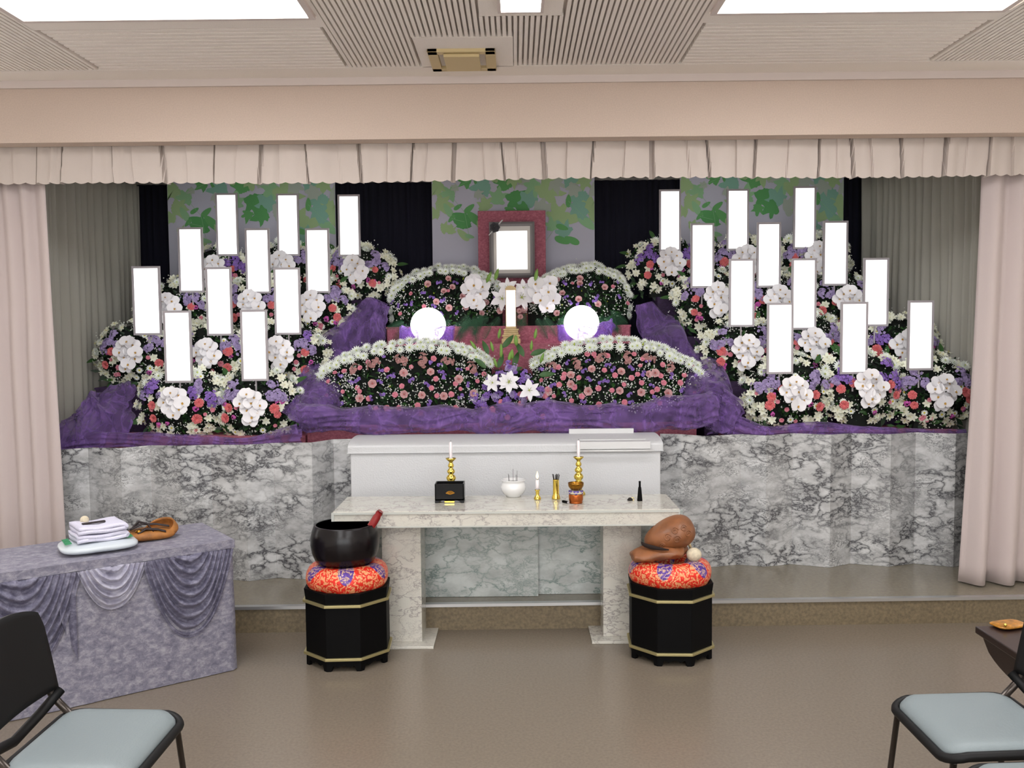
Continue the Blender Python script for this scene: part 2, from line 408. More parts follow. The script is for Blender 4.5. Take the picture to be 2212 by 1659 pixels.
# ceiling light panels
def panel(x0, x1, y0, y1, label, cat='ceiling light', fw=.022):
    t = thing('ceiling_light', label, cat, ((x0 + x1) / 2, (y0 + y1) / 2, CZ))
    hx, hy = (x1 - x0) / 2, (y1 - y0) / 2
    MB().box((-hx, -hy, -.004), (hx, hy, .006)).obj('diffuser', m_lampp, t)
    f = MB()
    for lo, hi in (((-hx - fw, -hy - fw, -.012), (-hx, hy + fw, .012)), ((hx, -hy - fw, -.012), (hx + fw, hy + fw, .012)), ((-hx, -hy - fw, -.012), (hx, -hy, .012)), ((-hx, hy, -.012), (hx, hy + fw, .012))):
        f.box(lo, hi)
    f.obj('frame', m_trimw, t)
panel(-1.885, -.785, 2.55, 3.64, 'large square ceiling light panel cut by the top edge, on the left')
panel(.785, 1.875, 2.55, 3.64, 'large square ceiling light panel cut by the top edge, on the right')
panel(-.045, .105, 3.44, 3.60, 'small square ceiling downlight between the two large panels', fw=.012)
panel(-1.885, -.785, -.3, .8, 'large square ceiling panel added unseen as fill behind the camera, left', )  # this and the next three are unseen panels added to brighten the room
panel(.785, 1.875, -.3, .8, 'large square ceiling panel added unseen as fill behind the camera, right')
panel(-1.885, -.785, -2.2, -1.1, 'large square ceiling panel added unseen as fill far behind the camera, left')
panel(.785, 1.875, -2.2, -1.1, 'large square ceiling panel added unseen as fill far behind the camera, right')
# ceiling vent
vc = PZ(1000, 127, CZ)
t = thing('ceiling_vent', 'cream rectangular ceiling vent with a dropped centre plate, near the peach beam', 'vent', (vc.x, vc.y, CZ))
f = MB()
hx, hy = .148, .155
f.box((-hx, -hy, -.014), (hx, -hy + .045, .01)); f.box((-hx, hy - .045, -.014), (hx, hy, .01)); f.box((-hx, -hy, -.014), (-hx + .045, hy, .01)); f.box((hx - .045, -hy, -.014), (hx, hy, .01))
f.obj('frame', m_vent, t, bevel=.003)
MB().box((-hx + .045, -hy + .045, .002), (hx - .045, hy - .045, .01)).obj('recess', m_dark, t)
MB().box((-hx + .07, -hy + .02, -.03), (hx - .07, hy - .06, -.015)).obj('centre_plate', m_vent, t, bevel=.003)

# ------------------------------------------------------------------ curtains
def pleats(xs0, xs1, yf, z0, z1, amp, per, name, m, label, cat, seed=0, nz=14, scal=None, flare=0, res=.012, sharp=False, sag=None):
    n = int(abs(xs1[0] - xs0[0] if False else (Vector(xs1) - Vector(xs0)).length) / res)
    a, c = Vector(xs0), Vector(xs1); d = (c - a); L = d.length; d = d / L; nn = Vector((d.y, -d.x))
    mb = MB(); rr = random.Random(seed)
    marks = [0]
    while marks[-1] < L: marks.append(marks[-1] + per * rr.uniform(.55, 1.45))
    amps = [rr.uniform(.6, 1.2) for _ in marks]
    def disp(s):
        k = 0
        while k < len(marks) - 2 and marks[k + 1] < s: k += 1
        fr = (s - marks[k]) / (marks[k + 1] - marks[k])
        if sharp: return amps[k] * (.55 * (1 - fr) + .08 * sin(fr * 9 + k)) if (fr < .93 or k % 4) and (fr < .84 or k % 4 != 2) else -1.0
        return amps[k] * (.5 - .5 * cos(2 * pi * fr)) ** .7
    def fn(u, v):
        s = u * L; z = z0 + (z1 - z0) * v
        wob = mn.noise(Vector((s * 6, z * 1.2, seed))) * .25
        g = disp(min(L, max(0, s + (.022 * (1 - v) * sin(s * 7 + seed) if sharp else 0) + .02 * mn.noise(Vector((s * 3, z * .9, seed + 5))) * (0 if sharp else 1))))
        off = amp * (g + wob) * (1 + flare * (1 - v) ** 3)
        if scal and v == 0:
            z = z - scal[1] * abs(sin(pi * s / scal[0])) + .006 * sin(s * 2.3)
        s2 = s
        if sag: s2 += sag(u, v)
        p = a + d * s2 + nn * off
        return (p.x, p.y, z)
    mb.grid(fn, n, nz)
    return mb.obj(name, m, label=label, cat=cat, smooth=not sharp, solid=.004)
v_top = 2.45
pleats((-2.94, FRONT + .135), (2.94, FRONT + .135), 0, 2.232, v_top, .030, .115, 'valance', m_val, 'cream pleated valance with scalloped hem under the peach beam', 'valance', 3, 3, (.062, .009), sharp=True, res=.004)
pleats((-2.93, 4.78), (-2.385, 4.78), 0, .14, v_top, .05, .13, 'curtain', m_curt, 'pale pink full-length curtain at the far left of the opening', 'curtain', 4, 20, sag=lambda u, v: .04 * (1 - v) * u)
pleats((2.36, 4.80), (2.93, 4.80), 0, .14, v_top, .05, .12, 'curtain', m_curt, 'pale pink full-length curtain at the right with a flared hem on the stage', 'curtain', 5, 24, flare=.8, sag=lambda u, v: -.05 * (1 - v) ** 2 * (1 - u) + .03 * v * (1 - u))
pleats((-2.70, 4.95), (-2.66, 6.55), 0, .14, 2.5, .045, .085, 'curtain', m_curt2, 'grey pleated curtain lining the left side of the alcove', 'curtain', 6, 16, res=.008)
pleats((2.46, 6.55), (2.74, 4.95), 0, .14, 2.5, .045, .08, 'curtain', m_curt2, 'grey pleated curtain lining the right side of the alcove', 'curtain', 8, 16, res=.008)
pleats((-2.68, 6.64), (2.6, 6.64), 0, .14, 2.52, .02, .05, 'curtain', m_navy, 'navy black backdrop curtain behind the printed banners', 'curtain', 9, 2, res=.012)

# ------------------------------------------------------------------ banners with leaf print
leafcols = [lin(c) for c in ((84, 158, 84), (112, 172, 148), (150, 190, 120), (164, 184, 158), (70, 140, 78), (140, 196, 138))]
lm = [mat('leaf_print', c, .85) for c in ((110, 180, 110), (142, 192, 172), (174, 204, 150), (186, 198, 186), (98, 170, 102), (156, 204, 156))]
def maple(cx, cz, s, rot, mi, mb, y):
    pts = []
    lob = [(0, 1.0), (28, .5), (50, .85), (72, .42), (100, .62), (135, .35), (180, .30), (225, .35), (260, .62), (288, .42), (310, .85), (332, .5)]
    rr = random.Random(int(cx * 1e4) + int(s * 1e5))
    for k in range(36):
        a = k * 10.0; r = 0
        for i in range(len(lob)):
            a0, r0 = lob[i]; a1, r1 = lob[(i + 1) % len(lob)]; a1 += 360 if a1 < a0 else 0
            if a0 <= a < a1: r = r0 + (r1 - r0) * (a - a0) / (a1 - a0)
        r *= s * rr.uniform(.85, 1.12); q = radians(a) + rot
        pts.append((cx + r * sin(q), y, cz + r * cos(q)))
    mb.add([(cx, y, cz)] + pts, [(0, k + 1, (k + 1) % 36 + 1) for k in range(36)], mi)
def oval(cx, cz, s, rot, mi, mb, y):
    pts = []
    for k in range(14):
        a = 2 * pi * k / 14; px_, pz_ = s * .42 * sin(a) * (1 - .25 * cos(a)), s * cos(a)
        pts.append((cx + px_ * cos(rot) + pz_ * sin(rot), y, cz - px_ * sin(rot) + pz_ * cos(rot)))
    mb.add(pts, [tuple(range(14))], mi)
# (x, y) in hundredths of the banner's width from its top left, size, colour, shape
LV = [(4, 7, 9, 2, 'm'), (12, 12, 8, 5, 'm'), (22, 4, 8, 0, 'm'), (28, 3, 6, 0, 'o'), (33, 8, 10, 1, 'm'), (46, 6, 12, 0, 'm'), (40, 16, 9, 5, 'm'), (52, 14, 12, 4, 'm'),
      (58, 4, 9, 3, 'm'), (64, 8, 10, 5, 'm'), (60, 18, 10, 1, 'm'), (70, 12, 14, 2, 'm'), (76, 5, 9, 3, 'm'), (84, 5, 9, 1, 'm'), (94, 4, 8, 2, 'm'), (92, 14, 11, 1, 'm'),
      (97, 22, 9, 2, 'm'), (88, 22, 6, 5, 'm'), (5, 18, 9, 2, 'm'), (10, 22, 5, 5, 'o'), (3, 24, 6, 2, 'm'), (16, 20, 3, 0, 'o'), (18, 26, 6, 4, 'o'), (23, 21, 4, 0, 'o'),
      (12, 27, 3, 0, 'o'), (15, 29, 5, 4, 'm'), (20, 31, 8, 4, 'm'), (26, 27, 6, 0, 'o'), (29, 31, 5, 2, 'm'), (7, 33, 6, 2, 'm'), (12, 35, 5, 2, 'm'), (19, 37, 5, 2, 'o'), (23, 38, 3, 5, 'o'),
      (33, 20, 8, 2, 'm'), (48, 22, 6, 0, 'm'), (57, 22, 9, 4, 'm'), (66, 22, 10, 3, 'm'), (78, 27, 12, 2, 'm'), (86, 28, 7, 2, 'o'), (74, 33, 7, 5, 'm'), (82, 36, 9, 1, 'm'),
      (80, 33, 4, 0, 'o'), (95, 30, 7, 5, 'o'), (92, 26, 5, 1, 'm'), (99, 27, 7, 2, 'm'), (38, 3, 6, 2, 'm'), (70, 2, 7, 2, 'm'), (88, 9, 8, 3, 'm'), (84, 17, 4, 0, 'o'), (48, 30, 0, 0, 'm'), (15, 8, 4, 3, 'm'),
      (28, 12, 5, 3, 'm'), (80, 41, 5, 0, 'o'), (86, 41, 5, 0, 'o'), (90, 20, 9, 1, 'm'), (100, 10, 9, 3, 'm'), (50, 2, 8, 2, 'm')]
def banner(pl, pr, Y, label):
    A = P(pl, 378, Y); B = P(pr, 378, Y); wd = B.x - A.x; zt = P(1100, 372, Y).z
    t = thing('banner', label, 'banner', (A.x, Y, zt), group=None)
    MB().box((0, 0, -1.35), (wd, .012, .12)).obj('cloth', m_ban, t)
    mb = MB(); rr = random.Random(5)
    for i, (x_, y_, s_, ci, k_) in enumerate(LV):
        if s_ == 0: continue
        cx, cz, s2 = x_ / 100 * wd, -y_ / 100 * wd - .01, s_ / 100 * wd
        m2 = MB(); (maple if k_ == 'm' else oval)(cx, cz, s2, rr.uniform(0, 6.28), ci, m2, 0)
        yy = -.0012 - i * .00008
        m2.v = [(min(wd - .002, max(.002, v[0])), yy, v[2]) for v in m2.v]
        mb.add(m2.v, m2.f, ci)
    for (x0, y0, x1, y1) in ((5, 6, 20, 24), (20, 24, 23, 40), (84, 18, 96, 30), (76, 34, 70, 42), (20, 30, 12, 28), (30, 2, 8, 12)):
        p, q = Vector((x0, -y0)) * wd / 100, Vector((x1, -y1)) * wd / 100; n_ = Vector((-(q - p).y, (q - p).x)).normalized() * .0011
        mb.add([(p.x + n_.x, -.007, p.y + n_.y), (p.x - n_.x, -.007, p.y - n_.y), (q.x - n_.x, -.007, q.y - n_.y), (q.x + n_.x, -.007, q.y + n_.y)], [(0, 1, 2, 3)], 5)
    mb.obj('leaf_print', lm, t)
banner(360, 723, 6.56, 'pale banner printed with green leaves hanging behind the left flower bank')
banner(932, 1284, 6.56, 'pale banner printed with green leaves hanging behind the portrait')
banner(1469, 1823, 6.56, 'pale banner printed with green leaves hanging behind the right flower bank')

# ------------------------------------------------------------------ altar tiers
def cloth_box(name, x0, x1, y0, y1, z1, label, m=m_pink, z0=.13):
    t = thing(name, label, 'platform', ((x0 + x1) / 2, (y0 + y1) / 2, z0)); hx, hy = (x1 - x0) / 2, (y1 - y0) / 2
    MB().box((-hx + .02, -hy + .02, 0), (hx - .02, hy - .02, z1 - z0 - .012)).obj('platform_body', m_dwood, t)
    def drape(u, v):
        # perimeter skirt with faint folds
        per = [(-hx, hy), (-hx, -hy), (hx, -hy), (hx, hy)]
        lens = [2 * hy, 2 * hx, 2 * hy]; tot = sum(lens); s = u * tot; k = 0
        while k < 2 and s > lens[k]: s -= lens[k]; k += 1
        a, c = Vector(per[k]), Vector(per[k + 1]); d = (c - a).normalized(); p = a + d * min(s, lens[k]); nn = Vector((d.y, -d.x))
        off = .005 + .007 * (1 - v) * sin(u * tot * 40) * mn.noise(Vector((u * 30, x0, 0)))
        p = p + nn * off; return (p.x, p.y, (z1 - z0) * v)
    mb = MB(); mb.grid(drape, 160, 6); mb.box((-hx - .006, -hy - .006, z1 - z0 - .012), (hx + .006, hy + .006, z1 - z0))
    mb.obj('cover_cloth', m, t); return t
Z1, T1Y = P(1100, 921, 5.29).z, 5.29
Z2, T2Y = P(1104, 743, 5.74).z, 5.74
Z3, T3Y = P(1100, 704, 5.98).z, 5.98
xr1 = P(1503, 925, T1Y).x
cloth_box('altar_tier', -1.2, xr1, T1Y, 5.72, Z1, 'dusty pink velvet altar step, lowest of three, behind the white coffin')
xl3, xr3 = P(836, 720, T3Y).x, P(1361, 720, T3Y).x
cloth_box('altar_tier', xl3 * .98, xr3 * .98, T2Y, T3Y - .01, Z2, 'dusty pink velvet altar step, middle one carrying the two glowing globes')
cloth_box('altar_tier', xl3, xr3, T3Y, 6.42, Z3, 'dusty pink velvet altar step, highest one below the portrait')
ROWY = {1: 5.42, 2: 5.70, 3: 5.98, 4: 6.24}
ROWZ = {1: .88, 2: 1.15, 3: 1.42, 4: 1.68}
for side, sx in (('left', -1), ('right', 1)):
    for r in (1, 2, 3, 4):
        x0, x1 = (1.22 if r == 1 else 1.24 - .1 * (r - 1)), ((2.58, 2.54, 2.36, 2.2) if sx < 0 else (2.52, 2.42, 2.28, 2.15))[r - 1]
        xs = sorted((sx * x0, sx * x1))
        cloth_box('flower_stand', xs[0], xs[1], ROWY[r] - .13, ROWY[r] + (.13 if r < 4 else .1), ROWZ[r], 'velvet covered step carrying the %s row of the %s flower bank' % (('front', 'second', 'third', 'rear')[r - 1], side), m_pink if r == 1 else m_plum)

# ------------------------------------------------------------------ marble folding screens
def screen(pts, label):
    t = thing('folding_screen', label, 'screen', (pts[0][0], pts[0][1], .13))
    o0 = Vector((pts[0][0], pts[0][1]))
    for i in range(len(pts) - 1):
        a, c = Vector(pts[i][:2]) - o0, Vector(pts[i + 1][:2]) - o0; d = (c - a).normalized(); n_ = Vector((-d.y, d.x)) * .006; a2, c2 = a + d * .0002, c - d * .0002
        zt0, zt1 = pts[i][2] - .13, pts[i + 1][2] - .13; q = []
        for p in (a2, c2):
            q += [(p.x, p.y), (p.x + n_.x, p.y + n_.y)]
        vs = [(q[0][0], q[0][1], .001), (q[2][0], q[2][1], .001), (q[3][0], q[3][1], .001), (q[1][0], q[1][1], .001),
              (q[0][0], q[0][1], zt0), (q[2][0], q[2][1], zt1), (q[3][0], q[3][1], zt1), (q[1][0], q[1][1], zt0)]
        MB().add(vs, [(0, 3, 2, 1), (4, 5, 6, 7), (0, 1, 5, 4), (1, 2, 6, 5), (2, 3, 7, 6), (3, 0, 4, 7)]).obj('screen_panel', m_screen, t)
def sp(px, Y, py): p = P(px, py, Y); return (p.x, Y, p.z)
lp = [(96, 4.90, 974), (190, 4.97, 967), (260, 4.92, 968), (325, 4.99, 962), (390, 4.95, 963), (456, 5.0, 961), (530, 4.94, 961), (591, 5.0, 957), (673, 4.96, 956), (720, 5.10, 949), (762, 5.10, 948)]
rp = [(1426, 5.18, 937), (1472, 5.13, 938), (1524, 5.14, 942), (1599, 5.2, 938), (1655, 5.15, 941), (1712, 5.2, 936), (1795, 5.12, 939), (1840, 5.2, 936), (1925, 5.13, 938), (1978, 5.19, 934), (2065, 5.11, 937), (2118, 5.2, 934)]
screen([sp(*q) for q in [(a, y, c) for a, y, c in lp]], 'white folding screen with black marble veins left of the coffin')
screen([sp(*q) for q in [(a, y, c) for a, y, c in rp]], 'white folding screen with black marble veins right of the coffin')
# green veined boards below the coffin
bz = PZ(1163, 1288, .131); MB().box((-.80, bz.y, .131), (bz.x, bz.y + .012, .56)).obj('marble_board', m_gmar, label='pale green-veined marble board under the altar table, left and nearer one', cat='board', bevel=.001)
MB().box((bz.x - .03, bz.y + .035, .131), (.84, bz.y + .047, .56)).obj('marble_board', m_gmar, label='pale green-veined marble board under the altar table, right and farther one', cat='board', bevel=.001)

# ------------------------------------------------------------------ coffin
CY = 4.86; cA = P(757, 1000, CY); cB = P(1427, 1000, CY); zl = P(1100, 976, CY).z
cx0, cx1 = cA.x, cB.x; cw = .40
t = thing('coffin_stand', 'low trestle stand carrying the white coffin behind the marble boards', 'stand', ((cx0 + cx1) / 2, CY + cw / 2, .13))
h = (cx1 - cx0) / 2
for s in (-1, 1):
    MB().box((s * h * .7 - .04, -cw / 2 + .05, 0), (s * h * .7 + .04, cw / 2 - .03, .30)).obj('leg', m_lwood, t)
MB().box((-h * .8, -cw / 2 + .05, .30), (h * .8, cw / 2 - .03, .33)).obj('top_board', m_lwood, t)
t = thing('coffin', 'white cloth-covered coffin with a rounded lid, behind the altar table', 'coffin', ((cx0 + cx1) / 2, CY + cw / 2, .46))
MB().box((-h, -cw / 2, 0), (h, cw / 2, zl - .46)).obj('body', m_cof, t, bevel=.006)
lh = []; ov = .012; z0_ = zl - .46
prof = [(-cw / 2 - ov, 0), (-cw / 2 - ov, .034)] + [(-(cw / 2 + ov) * cos(pi * k / 14), .034 + .032 * sin(pi * k / 14)) for k in range(1, 14)] + [(cw / 2 + ov, .034), (cw / 2 + ov, 0)]
n_ = len(prof); vs = [(-h - ov, y, z0_ + z) for y, z in prof] + [(h + ov, y, z0_ + z) for y, z in prof]
MB().add(vs, [(i, i + 1, n_ + i + 1, n_ + i)[::-1] for i in range(n_ - 1)] + [tuple(range(n_)), tuple(range(n_, 2 * n_))[::-1], (0, n_, 2 * n_ - 1, n_ - 1)]).obj('lid', m_cof, t, bevel=.003)
wA, wB = P(1246, 950, CY - .02), P(1405, 950, CY - .02); wx0, wx1 = wA.x - (cx0 + cx1) / 2, wB.x - (cx0 + cx1) / 2; zt = P(1325, 954, CY - .02).z - .46
MB().box((wx0, -cw / 2 - .028, z0_ + .012), (wx1, .02, zt)).obj('viewing_hatch', m_panelw, t, bevel=.003); hatch = list(COL.objects)[-1]
for k in range(4):
    MB().box((wx0 + .02, -cw / 2 + .04 + k * .045, zt + .001), (wx1 - .015, -cw / 2 + .062 + k * .045, zt + .006)).obj('slat', m_panelw, hatch)
MB().tube([(wx0 - .008, -cw / 2 - .045, z0_ + .006), (wx1 + .015, -cw / 2 - .045, z0_ + .006)], .0055, 8).obj('rod', m_panelw, hatch, smooth=True)
fA, fB = P(1229, 930, 5.1), P(1369, 930, 5.1); q0 = P(1300, 926, 5.1).z - .46; q1 = P(1300, 940, 5.1).z - .46
MB().box((fA.x - (cx0 + cx1) / 2, 5.1 - CY - cw / 2, q1 - .01), (fB.x - (cx0 + cx1) / 2, 5.115 - CY - cw / 2, q0)).obj('raised_flap', m_panelw, t, bevel=.002)

# ------------------------------------------------------------------ altar table
TZ = .66
TFL, TFR = PZ(718, 1106, TZ), PZ(1468, 1099, TZ); TBL, TBR = PZ(752, 1073, TZ), PZ(1430, 1067, TZ)
yf = (TFL.y + TFR.y) / 2; yk = min(4.64, (TBL.y + TBR.y) / 2); x0, x1 = TFL.x, TFR.x
ap = TZ - P(1100, 1137, yf).z
t = thing('altar_table', 'long cream marble-patterned altar table on two slab legs in front of the coffin', 'table', ((x0 + x1) / 2, (yf + yk) / 2, 0))
hx, hy = (x1 - x0) / 2, (yk - yf) / 2; mx = (x0 + x1) / 2; my = (yf + yk) / 2
MB().box((-hx, -hy, TZ - .012), (hx, hy, TZ)).obj('tabletop', m_tmar, t, bevel=.002)
MB().box((-hx + .003, -hy + .003, TZ - ap), (hx - .003, hy - .003, TZ - .013)).obj('apron', m_tmar, t, bevel=.002)
e = MB(); e.box((-hx - .001, -hy - .002, TZ - .014), (hx + .001, -hy, TZ - .004)); e.box((-hx - .001, -hy - .001, TZ - ap - .002), (hx + .001, -hy + .001, TZ - ap + .004))
for s in (-1, 1): e.box((s * hx - .006, -hy - .001, TZ - ap), (s * hx + .001 if s > 0 else s * hx + .006, -hy + .003, TZ - .005))
e.obj('edge_strip', m_edge, t)
for (pa, pb, yfoot) in ((826, 910, 1403), (1303, 1385, 1391)):
    fl = PZ((pa + pb) / 2, yfoot, .0); yy = fl.y + .07
    a, c = P(pa, 1250, yy).x - mx, P(pb, 1250, yy).x - mx
    MB().box((a, yy - my, .012), (c, yk - my - .06, TZ - ap)).obj('leg', m_tmar, t, bevel=.002)
    MB().box((a - .06, fl.y - my, 0), (c + .06, yk - my - .02, .012)).obj('foot_plate', m_tmar, t, bevel=.002)

# ------------------------------------------------------------------ things on the altar table
def on(px, py): p = PZ(px, py, TZ); return Vector((p.x, p.y, TZ + .0008))
def lathe_thing(parent, name, prof, m, n=28, c=(0, 0, 0)): return MB().lathe(prof, n, c).obj(name, m, parent, smooth=True)
def shade_sm(o, ang=.6):
    return o
stick = [(.034, 0), (.034, .006), (.026, .016), (.018, .024), (.015, .03), (.025, .042), (.027, .052), (.020, .064), (.012, .07), (.022, .08), (.0245, .09), (.018, .102), (.010, .107), (.018, .115), (.020, .123), (.014, .133), (.008, .138),
         (.014, .145), (.015, .152), (.011, .16), (.008, .166), (.012, .172), (.024, .182), (.026, .188), (.021, .188), (.014, .180), (.002, .178)]
for px, who, pyb in ((975, 'behind the black box', 1071), (1250, 'behind the small copper bell', 1068)):
    p = on(px, pyb); s = 1.0
    t = thing('candlestick', 'tall turned brass candlestick %s' % who, 'candlestick', p)
    lathe_thing(t, 'stem', stick, m_brass)
    c = thing('candle', 'unlit white taper candle in the brass candlestick %s' % who, 'candle', p + Vector((0, 0, .180)))
    lathe_thing(c, 'wax', [(.0075, 0), (.0085, .004), (.0078, .085), (.003, .09)], m_wax, 14); MB().tube([(0, 0, .088), (.001, 0, .097)], .0008, 6).obj('wick', m_wick, c)
# black incense box
p = on(971, 1087); yb0 = p.y
bw = (P(1003, 1070, p.y).x - P(940, 1070, p.y).x) / 2; bh = P(971, 1046, p.y).z - TZ
t = thing('incense_box', 'black lacquered box with a gold crest and brass foot plate, left on the altar table', 'box', p + Vector((0, .045, 0)))
g = MB(); g.box((-bw, -.045, .012), (bw, -.039, bh)); g.box((-bw, .039, .012), (bw, .045, bh)); g.box((-bw, -.045, .012), (-bw + .006, .045, bh)); g.box((bw - .006, -.045, .012), (bw, .045, bh)); g.box((-bw, -.045, .012), (bw, .045, .02))
g.obj('box_body', m_black, t, bevel=.0015)
for s in (-1, 1):
    MB().add([(s * bw, -.045, 0), (s * (bw - .014), -.045, 0), (s * (bw - .022), -.045, .008), (s * (bw - .034), -.045, .012), (s * bw, -.045, .012),
              (s * bw, .045, 0), (s * (bw - .014), .045, 0), (s * (bw - .022), .045, .008), (s * (bw - .034), .045, .012), (s * bw, .045, .012)],
             [(0, 1, 2, 3, 4), (9, 8, 7, 6, 5), (0, 5, 6, 1), (1, 6, 7, 2), (2, 7, 8, 3), (0, 4, 9, 5)]).obj('foot', m_black, t)
g = MB()
for k in range(7):
    a = -1.1 + k * .36; g.add([(.004, -.0462, .040), (.004 + .022 * sin(a - .14), -.0462, .040 + .018 * cos(a - .14)), (.004 + .024 * sin(a), -.0465, .040 + .020 * cos(a)), (.004 + .022 * sin(a + .14), -.0462, .040 + .018 * cos(a + .14))], [(0, 1, 2, 3)])
g.obj('gold_crest', m_dbrass, t)
MB().box((-.024, -.043, .001), (.024, -.03, .010)).obj('brass_plate', m_brass, t, bevel=.001)
# porcelain incense bowl
p = on(1109, 1076); p.y += .045
t = thing('incense_burner', 'white porcelain incense bowl with thin incense sticks on the altar table', 'incense burner', p)
lathe_thing(t, 'bowl', [(.036, 0), (.038, .006), (.05, .016), (.062, .036), (.063, .05), (.056, .066), (.053, .072), (.060, .080), (.062, .083), (.058, .085), (.050, .080), (.047, .070), (.001, .066)], m_porc, 36)
lathe_thing(t, 'ash', [(.0475, .070), (.001, .074)], m_ash, 20)
for dx, dy, h_ in ((-.022, 0, .034), (-.02, -.01, .03), (-.0005, 0, .058), (.012, .004, .028), (.018, .01, .048), (.017, -.01, .03)):
    MB().tube([(dx, dy, .070), (dx * 1.08, dy, .078 + h_)], .0009, 6).obj('incense_stick', m_wick, t)
# small lit candle
p = on(1161, 1079)
t = thing('candlestick', 'small brass candlestick holding the lit candle', 'candlestick', p)
lathe_thing(t, 'stem', [(.017, 0), (.0175, .004), (.015, .012), (.009, .02), (.007, .026), (.010, .031), (.008, .038), (.013, .046), (.0135, .048), (.009, .046), (.001, .045)], m_brass, 22)
c = thing('candle', 'short white candle burning with a small flame', 'candle', p + Vector((0, 0, .0465)))
lathe_thing(c, 'wax', [(.0085, 0), (.0088, .02), (.0082, .045), (.005, .048), (.001, .047)], m_wax, 16)
MB().tube([(0, 0, .046), (.0006, 0, .054)], .0009, 6).obj('wick', m_wick, c)
MB().lathe([(.001, 0), (.0058, .008), (.0068, .013), (.0045, .023), (.0018, .032), (.0003, .037)], 12, (0, 0, .053)).obj('flame', m_flame, c, smooth=True)
# incense holder
p = on(1201, 1078)
t = thing('incense_holder', 'tall brass cylinder filled with black incense sticks', 'incense holder', p)
lathe_thing(t, 'cylinder', [(.020, 0), (.0205, .004), (.018, .016), (.015, .022), (.0145, .03), (.0145, .092), (.0155, .093), (.0155, .095), (.013, .095), (.0125, .04), (.001, .04)], m_brass, 24)
for k, (dx, dy, lx) in enumerate(((-.008, 0, -.01), (-.006, .004, -.007), (-.001, -.003, -.002), (.002, .003, .001), (.004, 0, .003), (.009, 0, .011), (.007, .004, .007))):
    MB().tube([(dx * .8, dy, .07), (dx + lx * .8, dy, .122 - .002 * (k % 3))], .0019, 6).obj('incense_stick', m_wick, t)
# copper bell
p = on(1245, 1089); p.y += .03
t = thing('bell_stand', 'round copper stand with a purple and cream cushion under the small brass bell bowl', 'stand', p)
lathe_thing(t, 'copper_base', [(.031, 0), (.032, .003), (.030, .008), (.0335, .014), (.034, .038), (.033, .042), (.001, .042)], m_copper, 30)
lathe_thing(t, 'cushion', [(.028, .042), (.034, .046), (.035, .052), (.030, .059), (.001, .060)], m_cream, 30)
g = MB()
for k in range(6):
    a = k * pi / 3 + .5; a0 = a - .42; a1 = a + .42
    g.add([(.0352 * cos(a0), .0352 * sin(a0), .0575), (.0352 * cos(a1), .0352 * sin(a1), .0575), (.0366 * cos(a), .0366 * sin(a), .043), (.028 * cos(a0), .028 * sin(a0), .0605), (.028 * cos(a1), .028 * sin(a1), .0605)], [(0, 2, 1), (0, 1, 4, 3)])
g.obj('purple_points', m_purp, t)
t = thing('bell_bowl', 'small brass singing bowl on the copper stand', 'bell', p + Vector((0, 0, .061)))
lathe_thing(t, 'bowl', [(.016, 0), (.028, .006), (.035, .018), (.037, .030), (.0375, .035), (.0355, .035), (.034, .030), (.031, .018), (.024, .009), (.001, .006)], m_dbrass, 32)
# lighter, burnt thing, candle snuffer
p = on(1222, 1087)
t = thing('lighter', 'small dark lighter lying left of the copper bell stand', 'lighter', p, -.9)
MB().box((-.022, -.006, 0), (.014, .006, .011)).obj('body', m_blackm, t, bevel=.003); MB().box((.014, -.005, .001), (.022, .005, .010)).obj('metal_head', m_silver, t, bevel=.002)
p = on(1361, 1081)
t = thing('match_dish', 'tiny dark snuffer cap with a brass loop beside the black cone', 'candle snuffer', p)
MB().lathe([(.013, 0), (.013, .003), (.009, .010), (.003, .013), (.0005, .0135)], 14).obj('cap', m_wick, t, smooth=True)
MB().tube([(.013 + .0065 * cos(a), .0, .007 + .0065 * sin(a)) for a in [k * pi / 6 for k in range(12)]], .0014, 6, closed=True).obj('brass_loop', m_brass, t, smooth=True)
p = on(1382, 1082)
t = thing('cone_holder', 'slim black tapered cone standing at the right of the altar table', 'incense holder', p)
lathe_thing(t, 'cone', [(.0125, 0), (.0128, .003), (.0075, .062), (.0065, .066)], m_blackm, 20); lathe_thing(t, 'tip', [(.0052, .066), (.0048, .088), (.0055, .090), (.0055, .094), (.002, .095)], m_blackm, 16)

